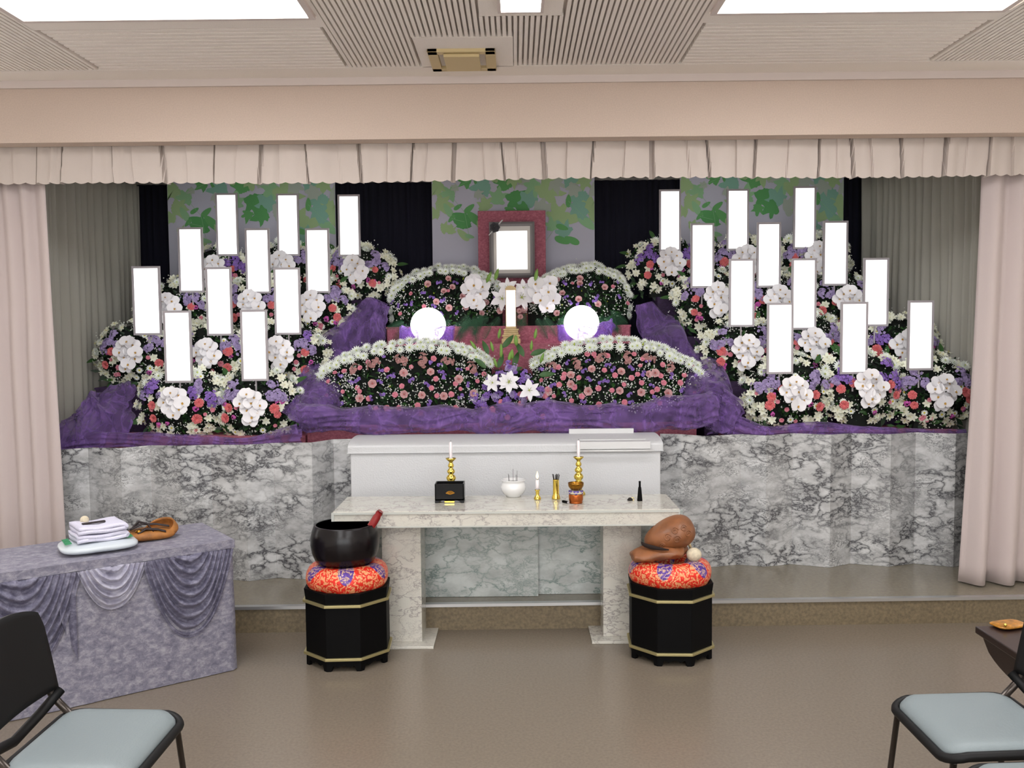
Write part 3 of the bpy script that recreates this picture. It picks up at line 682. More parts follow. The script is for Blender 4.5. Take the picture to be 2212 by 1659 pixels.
# ------------------------------------------------------------------ octagonal stands, cushions, bowl and wooden fish
def oct_stand(cx, cy, label, rz):
    t = thing('drum_stand', label, 'stand', (cx, cy, 0), rz)
    def octv(r, z): return [(r * cos(pi / 8 + k * pi / 4), r * sin(pi / 8 + k * pi / 4), z) for k in range(8)]
    R = .2
    b = MB(); vs = octv(R * .97, .035) + octv(R * .97, .30) + octv(R * 1.0, .345) + octv(R * .9, .345) + octv(R * .9, .32)
    fs = [tuple(range(8))[::-1]]
    for j in range(4): fs += [(j * 8 + k, j * 8 + (k + 1) % 8, (j + 1) * 8 + (k + 1) % 8, (j + 1) * 8 + k) for k in range(8)]
    fs.append(tuple(range(32, 40))); b.add(vs, fs); b.obj('body', m_blackm, t, bevel=.002)
    for z in (.29, .055):
        g = MB(); vs = octv(R * .965, z - .006) + octv(R * 1.03, z - .006) + octv(R * 1.03, z + .006) + octv(R * .965, z + .006)
        fs = []
        for j in range(4): fs += [(j * 8 + k, j * 8 + (k + 1) % 8, ((j + 1) % 4) * 8 + (k + 1) % 8, ((j + 1) % 4) * 8 + k) for k in range(8)]
        g.add(vs, fs); g.obj('gold_band', m_bandg, t, bevel=.0015)
    for k in range(8):   # scalloped skirt of each face
        a0, a1 = pi / 8 + k * pi / 4, pi / 8 + (k + 1) * pi / 4; A = Vector((cos(a0), sin(a0))) * R * .97; B = Vector((cos(a1), sin(a1))) * R * .97
        m = 16; vs = []; 
        for i in range(m + 1):
            u = i / m; q = A + (B - A) * u; zb = 0 if (u < .16 or u > .84) else .016 + .010 * abs(cos(pi * (u - .16) / .68 * 2))
            for s_ in (1.0, .93): vs += [(q.x * s_, q.y * s_, zb), (q.x * s_, q.y * s_, .036)]
        fs = []
        for i in range(m):
            o = i * 4; fs += [(o, o + 4, o + 5, o + 1), (o + 2, o + 3, o + 7, o + 6), (o, o + 2, o + 6, o + 4)]
        MB().add(vs, fs).obj('foot_skirt', m_blackm, t)
    return t
def cushion(cx, cy, z, label, rot):
    t = thing('cushion', label, 'cushion', (cx, cy, z), rot)
    def fn(u, v):
        a = 2 * pi * u; q = 2 * pi * v - pi / 2
        R_ = .125 + .004 * sin(6 * a); rr = .062 + .002 * sin(3 * a)
        return ((R_ + rr * cos(q) * 1.02) * cos(a), (R_ + rr * cos(q) * 1.02) * sin(a), .060 + rr * .97 * sin(q) * 1.0)
    MB().grid(fn, 48, 20, 0, True).lathe([(.001, .05), (.08, .05)], 24).obj('brocade_cover', m_broc, t, smooth=True)
    return t
LX, LYc = P(752, 1300, 4.13).x, 4.13
RX, RYc = P(1447, 1300, 4.16).x, 4.16
oct_stand(LX, LYc, 'black octagonal stand with gold bands, left of the altar table', .05)
oct_stand(RX, RYc, 'black octagonal stand with gold bands, right of the altar table', -.05)
cushion(LX, LYc, .321, 'round red and purple brocade cushion under the black bowl', .4)
cushion(RX, RYc, .321, 'round red and purple brocade cushion under the wooden fish drum', 1.0)
t = thing('singing_bowl', 'large dark plum bronze bowl on the left brocade cushion', 'bowl', (LX - .008, LYc, .425))
lathe_thing(t, 'bowl_shell', [(.07, .0), (.108, .008), (.134, .030), (.149, .065), (.154, .10), (.153, .135), (.147, .162), (.138, .186), (.137, .19), (.130, .19)], m_bowl, 56)
lathe_thing(t, 'bowl_inside', [(.001, .012), (.09, .016), (.122, .04), (.147, .09), (.147, .13), (.138, .165), (.128, .19)], m_bowlin, 56)
a, c = P(794, 1150, LYc - .02), P(822, 1104, LYc - .03)
a2 = a + (a - c) * 1.7
t = thing('striker', 'red lacquered striker leaning inside the dark bowl', 'mallet', (a.x, a.y, a.z))
MB().tube([Vector(q) - a for q in (a2, a, a + (c - a) * .72, a + (c - a) * .82, a + (c - a) * .9, c)], [.017, .019, .018, .0145, .017, .013], 14).obj('stick', m_red, t, smooth=True)

# wooden fish (mokugyo)
wc = P(1432, 1185, RYc)
t = thing('wooden_fish', 'carved brown wooden fish drum on the right brocade cushion', 'wooden drum', (wc.x, RYc, .425))
def ell(cx_, cy_, cz_, rx, ry, rz, tilt, egg=0, ex=1.0):
    def fn(u, v):
        th = pi * v; ph = 2 * pi * u; x_ = -cos(th); r = sin(th) ** ex * (1 + egg * x_)
        X_, Y_, Z_ = rx * x_, ry * r * cos(ph), rz * r * sin(ph); ca, sa = cos(tilt), sin(tilt)
        return (X_ * ca - Z_ * sa + cx_, Y_ + cy_, X_ * sa + Z_ * ca + cz_)
    return fn
body = MB().grid(ell(.030, .01, .118, .118, .098, .074, .38, .22, .8), 40, 28, 0, True).obj('body', m_brw, t, smooth=True)
def jaw(u, v):
    p = Vector(ell(-.034, -.035, .046, .118, .084, .032, .12, -.05, .5)(u, v)); p += Vector((mn.noise(p * 30), mn.noise(p * 30 + Vector((3, 0, 0))), mn.noise(p * 30 + Vector((0, 5, 0))))) * .010
    return p
MB().grid(jaw, 36, 22, 0, True).obj('jaw', m_brw, t, smooth=True)
MB().grid(ell(.022, .01, .050, .095, .085, .036, .05), 24, 14, 0, True).obj('belly', m_brw, t, smooth=True)
g = MB(); g.tube([(.0 + .098 * cos(a), -.02 + .088 * sin(a), .078 - .010 * cos(a)) for a in [pi * (.95 + k / 14 * .58) for k in range(15)]], [.003 + .007 * sin(pi * k / 14) for k in range(15)], 8)
g.obj('slot', m_slot, t, smooth=True)
for k, (ux, uz, r_) in enumerate(((.2, .5, .016), (.55, .45, .014), (.62, -.05, .015), (-.15, .25, .017), (.15, -.1, .018), (-.45, -.2, .013))):
    pts = []
    for j in range(22):
        a = j * .42; rr = r_ * (1 - j / 30); ax, az = ux * .118 + rr * cos(a), uz * .06 + rr * sin(a)
        x_ = max(-.95, min(.95, ax / .118)); r1 = (1 - x_ * x_) ** .4 * (1 + .22 * x_); yy = -.098 * r1 * sqrt(max(.01, 1 - (az / (.074 * r1)) ** 2))
        ca, sa = cos(.38), sin(.38); pts.append((ax * ca - az * sa + .030, yy + .0095, ax * sa + az * ca + .118))
    MB().tube(pts, .0026, 6).obj('carved_scroll', m_brw, body, smooth=True)
mb_ = P(1499, 1198, RYc - .06)
t = thing('mallet', 'cream felt mallet head resting against the wooden fish', 'mallet', (mb_.x, mb_.y, mb_.z))
MB().ball((0, 0, 0), .034, 22, 14, 0, (1.0, .95, .92)).obj('felt_head', m_cream, t, smooth=True)
MB().tube([(0, .03, 0), (.012, .2, .01)], .007, 8).obj('handle', m_lwood, t, smooth=True)

# ------------------------------------------------------------------ left draped table
TR = PZ(507, 1446, 0); TL = PZ(0, 1562, 0); dL = Vector((TL.x - TR.x, TL.y - TR.y)).normalized(); nL = Vector((-dL.y, dL.x))  # outward? fix sign
if nL.y > 0: nL = -nL
LZ = P(507, 1166, TR.y).z; LEN = 1.5; DEP = .43
t = thing('draped_table', 'table draped to the floor in lavender crushed velvet with swags, at the left', 'table', (TR.x, TR.y, 0))
def L2(u, w_, z): p = dL * u - nL * w_; return (p.x, p.y, z)   # u along front, w_ into depth (away from viewer)
mb = MB()
def skirt(u, v):
    lens = [DEP, LEN, DEP]; s = u * sum(lens); 
    if s < DEP: q = (0, DEP - s); nn = Vector((-dL.x, -dL.y))
    elif s < DEP + LEN: q = (s - DEP, 0); nn = nL
    else: q = (LEN, s - DEP - LEN); nn = dL
    p = dL * q[0] - nL * q[1]; off = .004 + .010 * (1 - v) * (1 + mn.noise(Vector((s * 3.2, v * 1.4, 3)))) + .003 * mn.noise(Vector((s * 20, v * 9, 1)))
    p = p + nn * off; return (p.x, p.y, .003 + (LZ - .003) * v)
mb.grid(skirt, 150, 24); skirt_o = mb.obj('skirt_cloth', m_lav, t, smooth=True)
mb = MB(); mb.grid(lambda u, v: L2(u * (LEN + .02) - .01, -.014 + v * (DEP + .02), LZ + .002 + .0015 * mn.noise(Vector((u * 20, v * 8, 0)))), 60, 16)
mb.obj('top_cloth', m_lav, t, smooth=True)
mb = MB(); mb.grid(lambda u, v: L2(u * (LEN + .02) - .01, -.0155, LZ + .002 - .035 * v), 40, 2); mb.grid(lambda u, v: L2(-.0115, -.0155 + u * (DEP + .02), LZ + .002 - .035 * v), 10, 2); mb.obj('band', m_lav, t)
MB().add([L2(.02, .02, 0), L2(LEN - .02, .02, 0), L2(LEN - .02, DEP - .02, 0), L2(.02, DEP - .02, 0), L2(.02, .02, LZ - .01), L2(LEN - .02, .02, LZ - .01), L2(LEN - .02, DEP - .02, LZ - .01), L2(.02, DEP - .02, LZ - .01)],
         [(4, 5, 6, 7), (0, 1, 5, 4), (1, 2, 6, 5), (2, 3, 7, 6), (3, 0, 4, 7)]).obj('table_frame', m_dwood, t)
def upix(px):       # distance along the front edge seen at a pixel column
    d = ray(px, 1250); # solve CAM + d*k lies on line TR + dL*u
    a1, b1, c1 = d.x, -dL.x, TR.x - CAM.x; a2_, b2, c2 = d.y, -dL.y, TR.y - CAM.y
    det = a1 * b2 - a2_ * b1; return (a1 * c2 - a2_ * c1) / det
def swag(u0, u1, D, nf, m, name, lift=.0):
    zt_ = LZ - .032; cxm = (u0 + u1) / 2; W_ = u1 - u0
    def fn(u, v):
        s = u - .5; wv = .22 + .78 * v ** .8
        dep = D * v ** .95 * (1 - (2 * abs(s)) ** 2.3)
        fold = sin(2 * pi * nf * v - .6 + .8 * mn.noise(Vector((u * 3, v * 4, u0)))) 
        e = (1 - (2 * abs(s)) ** 3)
        out = .018 + lift + .016 * fold * (.25 + .75 * e) * (1 - .35 * v) + .022 * e * sin(pi * min(1, v * 1.1)) + .006 * mn.noise(Vector((u * 9, v * 9, 2)))
        if v > .97: out = .018
        return L2(cxm + s * W_ * wv, -out, zt_ - dep - .003 * v)
    MB().grid(fn, 44, 70).obj(name, m, skirt_o, smooth=True)
uA, uB, uC = upix(506), upix(311), upix(172)
swag(uA + .005, uB + .01, .355, 7.5, m_lavd, 'swag')
swag(uB - .008, uC + .012, .175, 5, m_lavp, 'swag')
swag(uC - .005, uC + (uB - uA) * 1.15, .37, 7.5, m_lavd, 'swag')
# tails beside the swags
for uu, sg in ((uC + .03, 1),):
    mb = MB(); mb.grid(lambda u, v: L2(uu + sg * (-.01 + .10 * u * (1 - .35 * v)), -(.014 + .012 * sin(u * 3 * pi + .5) * (.4 + .6 * v)), LZ - .034 - (.16 + .20 * (1 - u)) * v), 24, 16)
    mb.obj('swag_tail', m_lavd, skirt_o, smooth=True)

def lt(px, py, dz=0): p = PZ(px, py, LZ + .004); return Vector((p.x, p.y, LZ + .004 + dz))
# folded bag with towels on it
ang = math.atan2(dL.y, dL.x) + pi
def pillow(mb, sx, sy, sz, z0=0, ex=4, nu=40, nv=18, wr=.004, seed=0, mi=0):
    def fn(u, v):
        a = 2 * pi * u; b_ = pi * (v - .5)
        ca, sa = cos(a), sin(a); c_ = cos(b_)
        f1 = lambda q, e_: math.copysign(abs(q) ** (2 / e_), q)
        p = Vector((sx * f1(ca, ex) * f1(c_, 2.6), sy * f1(sa, ex) * f1(c_, 2.6), sz * f1(sin(b_), 2.6)))
        n_ = mn.noise(p * 14 + Vector((seed, 0, 0))) * wr + mn.noise(p * 40 + Vector((seed, 3, 0))) * wr * .4
        p += p.normalized() * n_; p.z = max(p.z, -sz) + sz + z0
        return p
    mb.grid(fn, nu, nv, mi, True); return mb
cb = lt(212, 1186)
t2 = thing('folded_bag', 'pale glossy folded plastic bag with green print under the towels', 'bag', cb, ang - .05)
pillow(MB(), .150, .115, .022, seed=2).obj('bag_body', m_sheet, t2, smooth=True)
g = MB()
for s in (-1, 1):
    for k in range(6):
        g.box((s * .118 - .014, -.05 + k * .02, .0445), (s * .118 + .014, -.042 + k * .02, .047), rz=.5)
g.obj('green_print', m_gprint, t2)
tw = cb + Vector((-.005, .01, .046))
t3 = thing('towel', 'folded white towels with a black strip stacked on the pale bag', 'towel', tw, ang + .03)
def fold(mb, sx, sy, z0, n, th, seed):
    # layered fold: a strip wound back and forth, seen as stacked loops
    pts = []
    for k in range(n):
        zz = z0 + k * th
        xs = [-sx, sx] if k % 2 == 0 else [sx, -sx]
        for j in range(9): pts.append((xs[0] + (xs[1] - xs[0]) * j / 8, zz + .003 * sin(j * .9 + k)))
        if k < n - 1:
            for j in range(1, 5): a = -pi / 2 + pi * j / 5; pts.append((xs[1] + math.copysign(th / 2, xs[1]) * cos(a), zz + th / 2 + th / 2 * sin(a)))
    N = len(pts)
    def fn(u, v):
        i = min(N - 1, int(round(u * (N - 1)))); x_, z_ = pts[i]
        y_ = (v - .5) * 2 * sy
        return (x_ + .004 * mn.noise(Vector((y_ * 20, seed, z_ * 50))), y_ * (1 + .05 * mn.noise(Vector((x_ * 10, seed, z_ * 30)))), z_ + .004 * mn.noise(Vector((x_ * 12, y_ * 12, seed))))
    mb.grid(fn, N - 1, 14); return mb
fold(MB(), .095, .080, .008, 2, .014, 1).obj('lower_towel', m_towel, t3, smooth=True, solid=.0145)
fold(MB(), .090, .085, .042, 2, .014, 5).obj('upper_towel', m_towel, t3, smooth=True, solid=.0145)
MB().box((-.062, -.02, .0655), (.03, -.004, .072), rz=.06).obj('black_strip', m_dstrap, t3, bevel=.002)
MB().ball((-.035, .06, .07), .018, 12, 8).obj('cream_knot', m_cream, t3, smooth=True)
# leather bag
cbag = lt(322, 1163)
t4 = thing('shoulder_bag', 'slouched tan leather bag with dark straps beside the towels', 'bag', cbag, ang - .1)
pillow(MB(), .115, .075, .022, seed=9, wr=.010, ex=2.6).obj('bag_body', m_leath, t4, smooth=True)
g = MB()
def rim(u, v):
    a = 2 * pi * u; R1 = .062 + .018 * v; hgt = .045 * (.55 + .45 * cos(a - .5)) 
    return (.045 + R1 * cos(a) * 1.0, .0 + R1 * sin(a) * .8, .022 + hgt * sin(pi * min(1, .5 + v * .5)) * (1 if v < .99 else .1))
g.grid(lambda u, v: (.045 + (.060 + .016 * sin(pi * v)) * cos(2 * pi * u), (.060 + .016 * sin(pi * v)) * .85 * sin(2 * pi * u), .012 + v * (.035 + .030 * cos(2 * pi * u - .9))), 30, 8, 0, True)
g.obj('bag_mouth', m_leath, t4, smooth=True, solid=.007)
for k, pts in enumerate((((-.08, -.01, .048), (-.03, -.01, .068), (.03, -.015, .062), (.08, -.03, .05)), ((-.06, -.05, .03), (-.02, -.045, .052), (.03, -.05, .045), (.06, -.06, .035)), ((-.07, .03, .04), (-.04, .01, .075), (-.01, -.02, .07), (.01, -.05, .04)))):
    pv = [Vector(q) for q in pts]; mb = MB()
    def fn(u, v, pv=pv):
        s = u * (len(pv) - 1); i = min(len(pv) - 2, int(s)); q = pv[i].lerp(pv[i + 1], s - i); return q + Vector((0, (v - .5) * .022, .004 * sin(pi * v)))
    mb.grid(fn, 12, 3).obj('strap', m_dstrap, t4, smooth=True, solid=.004)
MB().ball((-.045, -.04, .042), .014, 10, 8, 0, (1.3, 1, .8)).obj('buckle', m_dbrass, t4, smooth=True)

# ------------------------------------------------------------------ chairs
def make_chair(sx, xf, y0, y1, label, zs=.43):
    """sx = +1 faces +X; xf = front edge; seat from y0 (near) to y1 (far)"""
    dp = .33; xc = xf - sx * dp / 2; yc = (y0 + y1) / 2; hw = (y1 - y0) / 2
    t = thing('chair', label, 'chair', (xc, yc, 0))
    r = .05
    def rounded(hx_, hy_, rad, n=6):
        pts = []
        for cx_, cy_, a0 in ((hx_ - rad, hy_ - rad, 0), (-hx_ + rad, hy_ - rad, pi / 2), (-hx_ + rad, -hy_ + rad, pi), (hx_ - rad, -hy_ + rad, 1.5 * pi)):
            for k in range(n + 1): a = a0 + pi / 2 * k / n; pts.append((cx_ + rad * cos(a), cy_ + rad * sin(a)))
        return pts
    def zoff(x_):   # waterfall front edge and slight dish
        f_ = sx * x_ / (dp / 2)
        return -.028 * max(0, f_ - .35) ** 2 * 2.2 - .004 * (1 - f_ * f_)
    mb = MB(); lay = [(0.92, 0, .0), (1.0, 0, .008), (1.0, 0, .018), (.965, 0, .027), (.88, 0, .031)]
    rings = []
    for (s_, _, z_) in lay:
        rings.append([(x_, y_, zs - .031 + z_ + zoff(x_)) for x_, y_ in rounded(dp / 2 * s_ - .008, hw * s_ - .008, r)])
    n = len(rings[0]); vs = [p for q in rings for p in q]
    for k_ in (.7, .4, .15):
        vs += [(x_, y_, zs + .001 + zoff(x_)) for x_, y_ in rounded(dp / 2 * k_, hw * k_, r * k_)]
    nr = len(vs) // n; fs = [(j * n + i, j * n + (i + 1) % n, (j + 1) * n + (i + 1) % n, (j + 1) * n + i) for j in range(nr - 1) for i in range(n)]
    fs += [tuple(range((nr - 1) * n, nr * n)), tuple(range(n))[::-1]]
    mb.add(vs, fs).obj('seat', m_seat, t, smooth=True)
    MB().tube([(x_, y_, zs - .022 + zoff(x_)) for x_, y_ in rounded(dp / 2, hw, r)], .0125, 10, closed=True).obj('seat_rim', m_cblk, t, smooth=True)
    for sy in (-1, 1):
        for fr in (1, -1):
            xa_ = sx * fr * (dp / 2 - .02); 
            MB().tube([(xa_, sy * (hw - .012), zs - .035 + (zoff(xa_))), (xa_ + sx * fr * .035, sy * (hw + .004), .003)], .0085, 10).obj('leg', m_ctube, t, smooth=True)
        MB().tube([(-sx * (dp / 2 - .03), sy * (hw - .03), zs - .03), (-sx * (dp / 2 + .025), sy * (hw - .03), zs + .03), (-sx * (dp / 2 + .058), sy * (hw - .035), zs + .09)], .011, 10).obj('back_post', m_ctube, t, smooth=True)
    # backrest: curved black shell with a slot near its lower edge
    xb_ = -sx * (dp / 2 + .045); z0_b, z1_b = zs + .055, zs + .30
    def back(u, v):
        yy = (u * 2 - 1); z_ = z0_b + (z1_b - z0_b) * v
        wsc = (hw + .005) * (1 - .10 * (1 - v) ** 1.5 - .22 * max(0, v - .8) ** 1.2 * 2)
        z_ -= .030 * abs(yy) ** 3 * v
        return (xb_ - sx * (.055 * v) + sx * .018 * yy * yy, yy * wsc, z_)
    MB().grid(back, 24, 14).obj('backrest', m_cblk, t, smooth=True, solid=.016)
    MB().tube([(xb_ + sx * .03, -hw * .92, zs + .05), (xb_, -hw * .6, zs + .005), (xb_ - sx * .01, 0, zs - .02), (xb_, hw * .6, zs + .005), (xb_ + sx * .03, hw * .92, zs + .05)], .014, 10).obj('back_loop', m_cblk, t, smooth=True)
    return t
A = PZ(1935, 1491, .43); B = PZ(2050, 1606, .43)
make_chair(-1, 1.085, B.y - .01, A.y + .01, 'grey seated black framed chair at the right, nearer the altar')
make_chair(-1, 1.085, PZ(2090, 1634, .43).y - .37, PZ(2090, 1634, .43).y, 'grey seated chair just in view at the bottom right corner')
A = PZ(370, 1523, .43); B = PZ(270, 1659, .43)
make_chair(1, -.958, B.y + .0, A.y + .01, 'grey seated black framed chair at the bottom left')

# ------------------------------------------------------------------ dark side table at the right
A = PZ(2106, 1352, .45); 
t = thing('side_table', 'dark lacquered low table partly hidden behind the right chair', 'table', (A.x + .3, A.y - .28, 0))
MB().box((-.3, -.28, .425), (.3, .28, .45)).obj('tabletop', m_dwood, t, bevel=.004)
for s in (-1, 1):
    g = MB(); vs = []; m = 14
    for i in range(m + 1):
        u = i / m; zz = .425 - .015 - .075 * (1 - abs(2 * u - 1) ** 2) ** .6
        vs += [(s * .28, -.26 + .52 * u, .426), (s * .28, -.26 + .52 * u, zz), (s * .268, -.26 + .52 * u, .426), (s * .268, -.26 + .52 * u, zz)]
    g.add(vs, [f for i in range(m) for f in ((i * 4, i * 4 + 4, i * 4 + 5, i * 4 + 1), (i * 4 + 2, i * 4 + 3, i * 4 + 7, i * 4 + 6), (i * 4 + 1, i * 4 + 5, i * 4 + 7, i * 4 + 3))])
    g.obj('apron', m_dwood, t)
MB().box((-.02, -.16, .02), (.12, .16, .425)).obj('pedestal', m_dwood, t); MB().box((.0, -.2, 0), (.26, .2, .02)).obj('base', m_dwood, t, bevel=.004)
q = PZ(2160, 1352, .452)
t = thing('prayer_cloth', 'folded orange gold brocade pouch on the dark side table', 'pouch', (q.x + .03, q.y, .451), .3)
pillow(MB(), .06, .04, .007, seed=4, wr=.004, nu=24, nv=10).obj('cloth', m_gold, t, smooth=True)
MB().ball((-.045, -.03, .018), .006, 8, 6).obj('bead', m_brass, t, smooth=True)

# ------------------------------------------------------------------ portrait
PY = 6.36
def px_box(parent, name, l, r, tp, bt, Y, th, m, o, bevel=0):
    a, c = P(l, (tp + bt) / 2, Y), P(r, (tp + bt) / 2, Y); zt_, zb_ = P((l + r) / 2, tp, Y).z, P((l + r) / 2, bt, Y).z
    return MB().box((a.x - o.x, Y - o.y, zb_ - o.z), (c.x - o.x, Y + th - o.y, zt_ - o.z)).obj(name, m, parent, bevel=bevel)
o = Vector((P(1105, 640, PY).x, PY, Z3))
t = thing('portrait_stand', 'dusty pink velvet panel behind the framed portrait', 'stand', o)
a, c = P(1033, 550, PY), P(1179, 550, PY); ztp = P(1105, 455, PY).z
MB().box((a.x - o.x, 0, 0), (c.x - o.x, .03, ztp - o.z)).obj('velvet_panel', m_pink, t, bevel=.003)
FY = PY - .035
a, c = P(1057, 540, FY), P(1155, 540, FY); zt_, zb_ = P(1105, 479, FY).z, P(1105, 600, FY).z
o2 = Vector(((a.x + c.x) / 2, FY, zb_))
t = thing('framed_portrait', 'grey framed blank white portrait with a black ribbon rose, on the pink panel', 'picture', o2)
hx_, H_ = (c.x - a.x) / 2, zt_ - zb_; fw = .030
g = MB()
def moulding(x0_, x1_, z0_, z1_, w_, m, nm):
    """mitred frame with a sloping inner face"""
    for side in range(4):
        O = [(x0_, z0_), (x1_, z0_), (x1_, z1_), (x0_, z1_)]; I = [(x0_ + w_, z0_ + w_), (x1_ - w_, z0_ + w_), (x1_ - w_, z1_ - w_), (x0_ + w_, z1_ - w_)]
        a_, b_ = side, (side + 1) % 4
        md = [((O[k][0] + I[k][0]) / 2, (O[k][1] + I[k][1]) / 2) for k in range(4)]
        vs = [(O[a_][0], .0, O[a_][1]), (O[b_][0], .0, O[b_][1]), (md[b_][0], -.014, md[b_][1]), (md[a_][0], -.014, md[a_][1]), (I[b_][0], -.002, I[b_][1]), (I[a_][0], -.002, I[a_][1]),
              (O[a_][0], .02, O[a_][1]), (O[b_][0], .02, O[b_][1]), (I[b_][0], .02, I[b_][1]), (I[a_][0], .02, I[a_][1])]
        MB().add(vs, [(0, 1, 2, 3), (3, 2, 4, 5), (6, 7, 1, 0), (5, 4, 8, 9), (7, 6, 9, 8)]).obj(nm, m, t)
moulding(-hx_, hx_, 0, H_, fw, m_gfr, 'frame_rail')
mount = MB().box((-hx_ + fw, -.0005, fw), (hx_ - fw, .012, H_ - fw)).obj('mount', m_mount, t)
a, c = P(1073, 540, FY), P(1139, 540, FY); z0_, z1_ = P(1105, 582, FY).z - zb_, P(1105, 499, FY).z - zb_
MB().box((a.x - o2.x, -.003, z0_), (c.x - o2.x, .001, z1_)).obj('photograph', m_white_glow, mount)  # plain white sheet with added glow, not a lit screen
a = P(1069, 492, FY)
MB().add([(a.x - o2.x - .045, -.0165, a.z - zb_ - .052), (a.x - o2.x - .037, -.0165, a.z - zb_ - .052), (a.x - o2.x + .058, -.0165, a.z - zb_ + .05), (a.x - o2.x + .046, -.0165, a.z - zb_ + .05)], [(0, 1, 2, 3)]).obj('ribbon', m_white_glow if False else m_panelw, t, solid=.002)
m_rib = mat('charcoal_ribbon', (84, 82, 86), .5)
g = MB()
for ring, (n_p, rr, tilt) in enumerate(((7, .036, .25), (6, .028, .7), (5, .019, 1.05), (3, .010, 1.3))):
    for k in range(n_p):
        th = 2 * pi * k / n_p + ring * .5
        def pet(u, v, th=th, rr=rr, tilt=tilt, ring=ring):
            s = (u - .5) * 1.5; L_ = rr * (v ** .8); wd = rr * .62 * sin(pi * min(.95, .15 + v * .8))
            X_ = L_ * cos(tilt * v * .6); Z_ = L_ * sin(tilt * v) + .002 * ring
            yv = s * wd
            return (X_ * cos(th) - yv * sin(th), -Z_ - .016 - .0015 * ring, X_ * sin(th) + yv * cos(th))
        g.grid(pet, 4, 4)
g.obj('ribbon_rose', m_rib, t, solid=.0015, loc=(a.x - o2.x, 0, a.z - zb_))

# tablet
ty = 5.80; a = P(1104, 742, 5.76); o = Vector((a.x, ty, Z2 + .001))
t = thing('memorial_tablet', 'white memorial tablet on a stepped pale wooden base, centre of the altar', 'tablet', o)
sc = ty / F
def pz(py): return P(1104, py, ty).z - o.z
for nm, wpx, y0_, y1_, dth in (('base_step', 78, 742, 731, .045), ('base_step', 66, 731, 727, .038), ('base_step', 76, 727, 723, .042), ('base_step', 62, 723, 718, .034), ('base_step', 58, 718, 714, .032), ('base_step', 64, 714, 710, .034), ('base_step', 44, 710, 705, .026)):
    hw_ = wpx / 2 * sc * .52; MB().box((-hw_, -dth * .9, max(0, pz(y0_))), (hw_, dth * .9, pz(y1_) - .0004)).obj(nm, m_lwood, t, bevel=.0025)
hw_ = 11 * sc
MB().box((-hw_, -.008, pz(706)), (hw_, .008, pz(625))).obj('tablet_board', m_lwood, t, bevel=.001)
g = MB(); pts = [(-hw_ - .002, pz(626)), (hw_ + .002, pz(626))] + [((hw_ + .002) * cos(pi * k / 10), pz(626) + (pz(618) - pz(626)) * sin(pi * k / 10) + .003) for k in range(11)]
n_ = len(pts); g.add([(x_, -.011, z_) for x_, z_ in pts] + [(x_, .011, z_) for x_, z_ in pts], [tuple(range(n_)), tuple(range(n_, 2 * n_))[::-1]] + [(i, i + n_, (i + 1) % n_ + n_, (i + 1) % n_) for i in range(n_)]); g.obj('tablet_cap', m_lwood, t)
MB().box((-hw_ + .004, -.010, pz(706)), (hw_ - .003, -.0079, pz(627))).obj('white_glow_face', m_white_glow, t)  # plain face kept white by an added glow

# ------------------------------------------------------------------ tulle
def swath(path, width, name, label, parent=None, m=m_tul, layers=2, seed=1, bulge=.5, nu=90, loc=(0, 0, 0), nfold=5):
    """loosely gathered tulle laid along a path of 3-D points"""
    path = [Vector(p) for p in path]; o = path[0].copy() if parent is None else Vector((0, 0, 0))
    mb = MB(); n = len(path) - 1
    for L_ in range(layers):
        sd = seed * 7.3 + L_ * 3.1
        def fn(u, v):
            s = u * n; i = min(n - 1, int(s)); fr = s - i
            p0, p1, p2, p3 = path[max(0, i - 1)], path[i], path[i + 1], path[min(n, i + 2)]
            c = .5 * ((2 * p1) + (p2 - p0) * fr + (2 * p0 - 5 * p1 + 4 * p2 - p3) * fr * fr + (3 * p1 - p0 - 3 * p2 + p3) * fr ** 3)
            tg = (p2 - p1).normalized(); ww = width[min(n, i)] * (1 - fr) + width[min(n, i + 1)] * fr if isinstance(width, (list, tuple)) else width
            sd_v = tg.cross(Vector((0, -1, 0))); sd_v = sd_v.normalized() if sd_v.length > .1 else Vector((0, 0, 1))
            a = pi * (v - .5) * 1.15
            k = 1 - L_ * .22
            q = c + sd_v * sin(a) * ww * .5 * k + Vector((0, -1, 0)) * cos(a) * ww * bulge * k
            nz = Vector((u * n * 1.1, v * 1.3, sd)); amp = ww * .26
            q += Vector((mn.noise(nz), mn.noise(nz + Vector((9, 0, 0))) * 1.1, mn.noise(nz + Vector((0, 9, 0))))) * amp
            ph_ = v * nfold + 1.8 * mn.noise(Vector((u * n * .7, v * 1.2, sd))); rg = 1 - abs(2 * (ph_ - math.floor(ph_)) - 1)
            ph2 = (u * n * 1.7 + v * 2.5 + 2.2 * mn.noise(Vector((u * n * .9, v * 2, sd + 4)))); rg2 = 1 - abs(2 * (ph2 - math.floor(ph2)) - 1)
            f_ = (rg ** 1.5) * ww * .12 + (rg2 ** 2) * ww * .09
            return q + Vector((0, -1, 0)) * f_ + sd_v * f_ * .35 - o
        mb.grid(fn, nu, 34)
    if parent: return mb.obj(name, m, parent, smooth=True, loc=loc)
    return mb.obj(name, m, smooth=True, loc=o, label=label, cat='tulle')
def pp(l): return [P(a, c, y) for a, c, y in l]
swath(pp([(655, 900, 5.24), (720, 905, 5.22), (800, 903, 5.20), (880, 905, 5.21), (960, 902, 5.2), (1050, 903, 5.2), (1140, 902, 5.2), (1230, 898, 5.2), (1320, 900, 5.2), (1400, 895, 5.2), (1470, 890, 5.2), (1540, 885, 5.22)]), [.16, .16, .15, .15, .15, .17, .16, .16, .16, .16, .18, .2], 'tulle_swag', 'long gathered purple tulle lying along the lowest pink step', nu=260, seed=2)
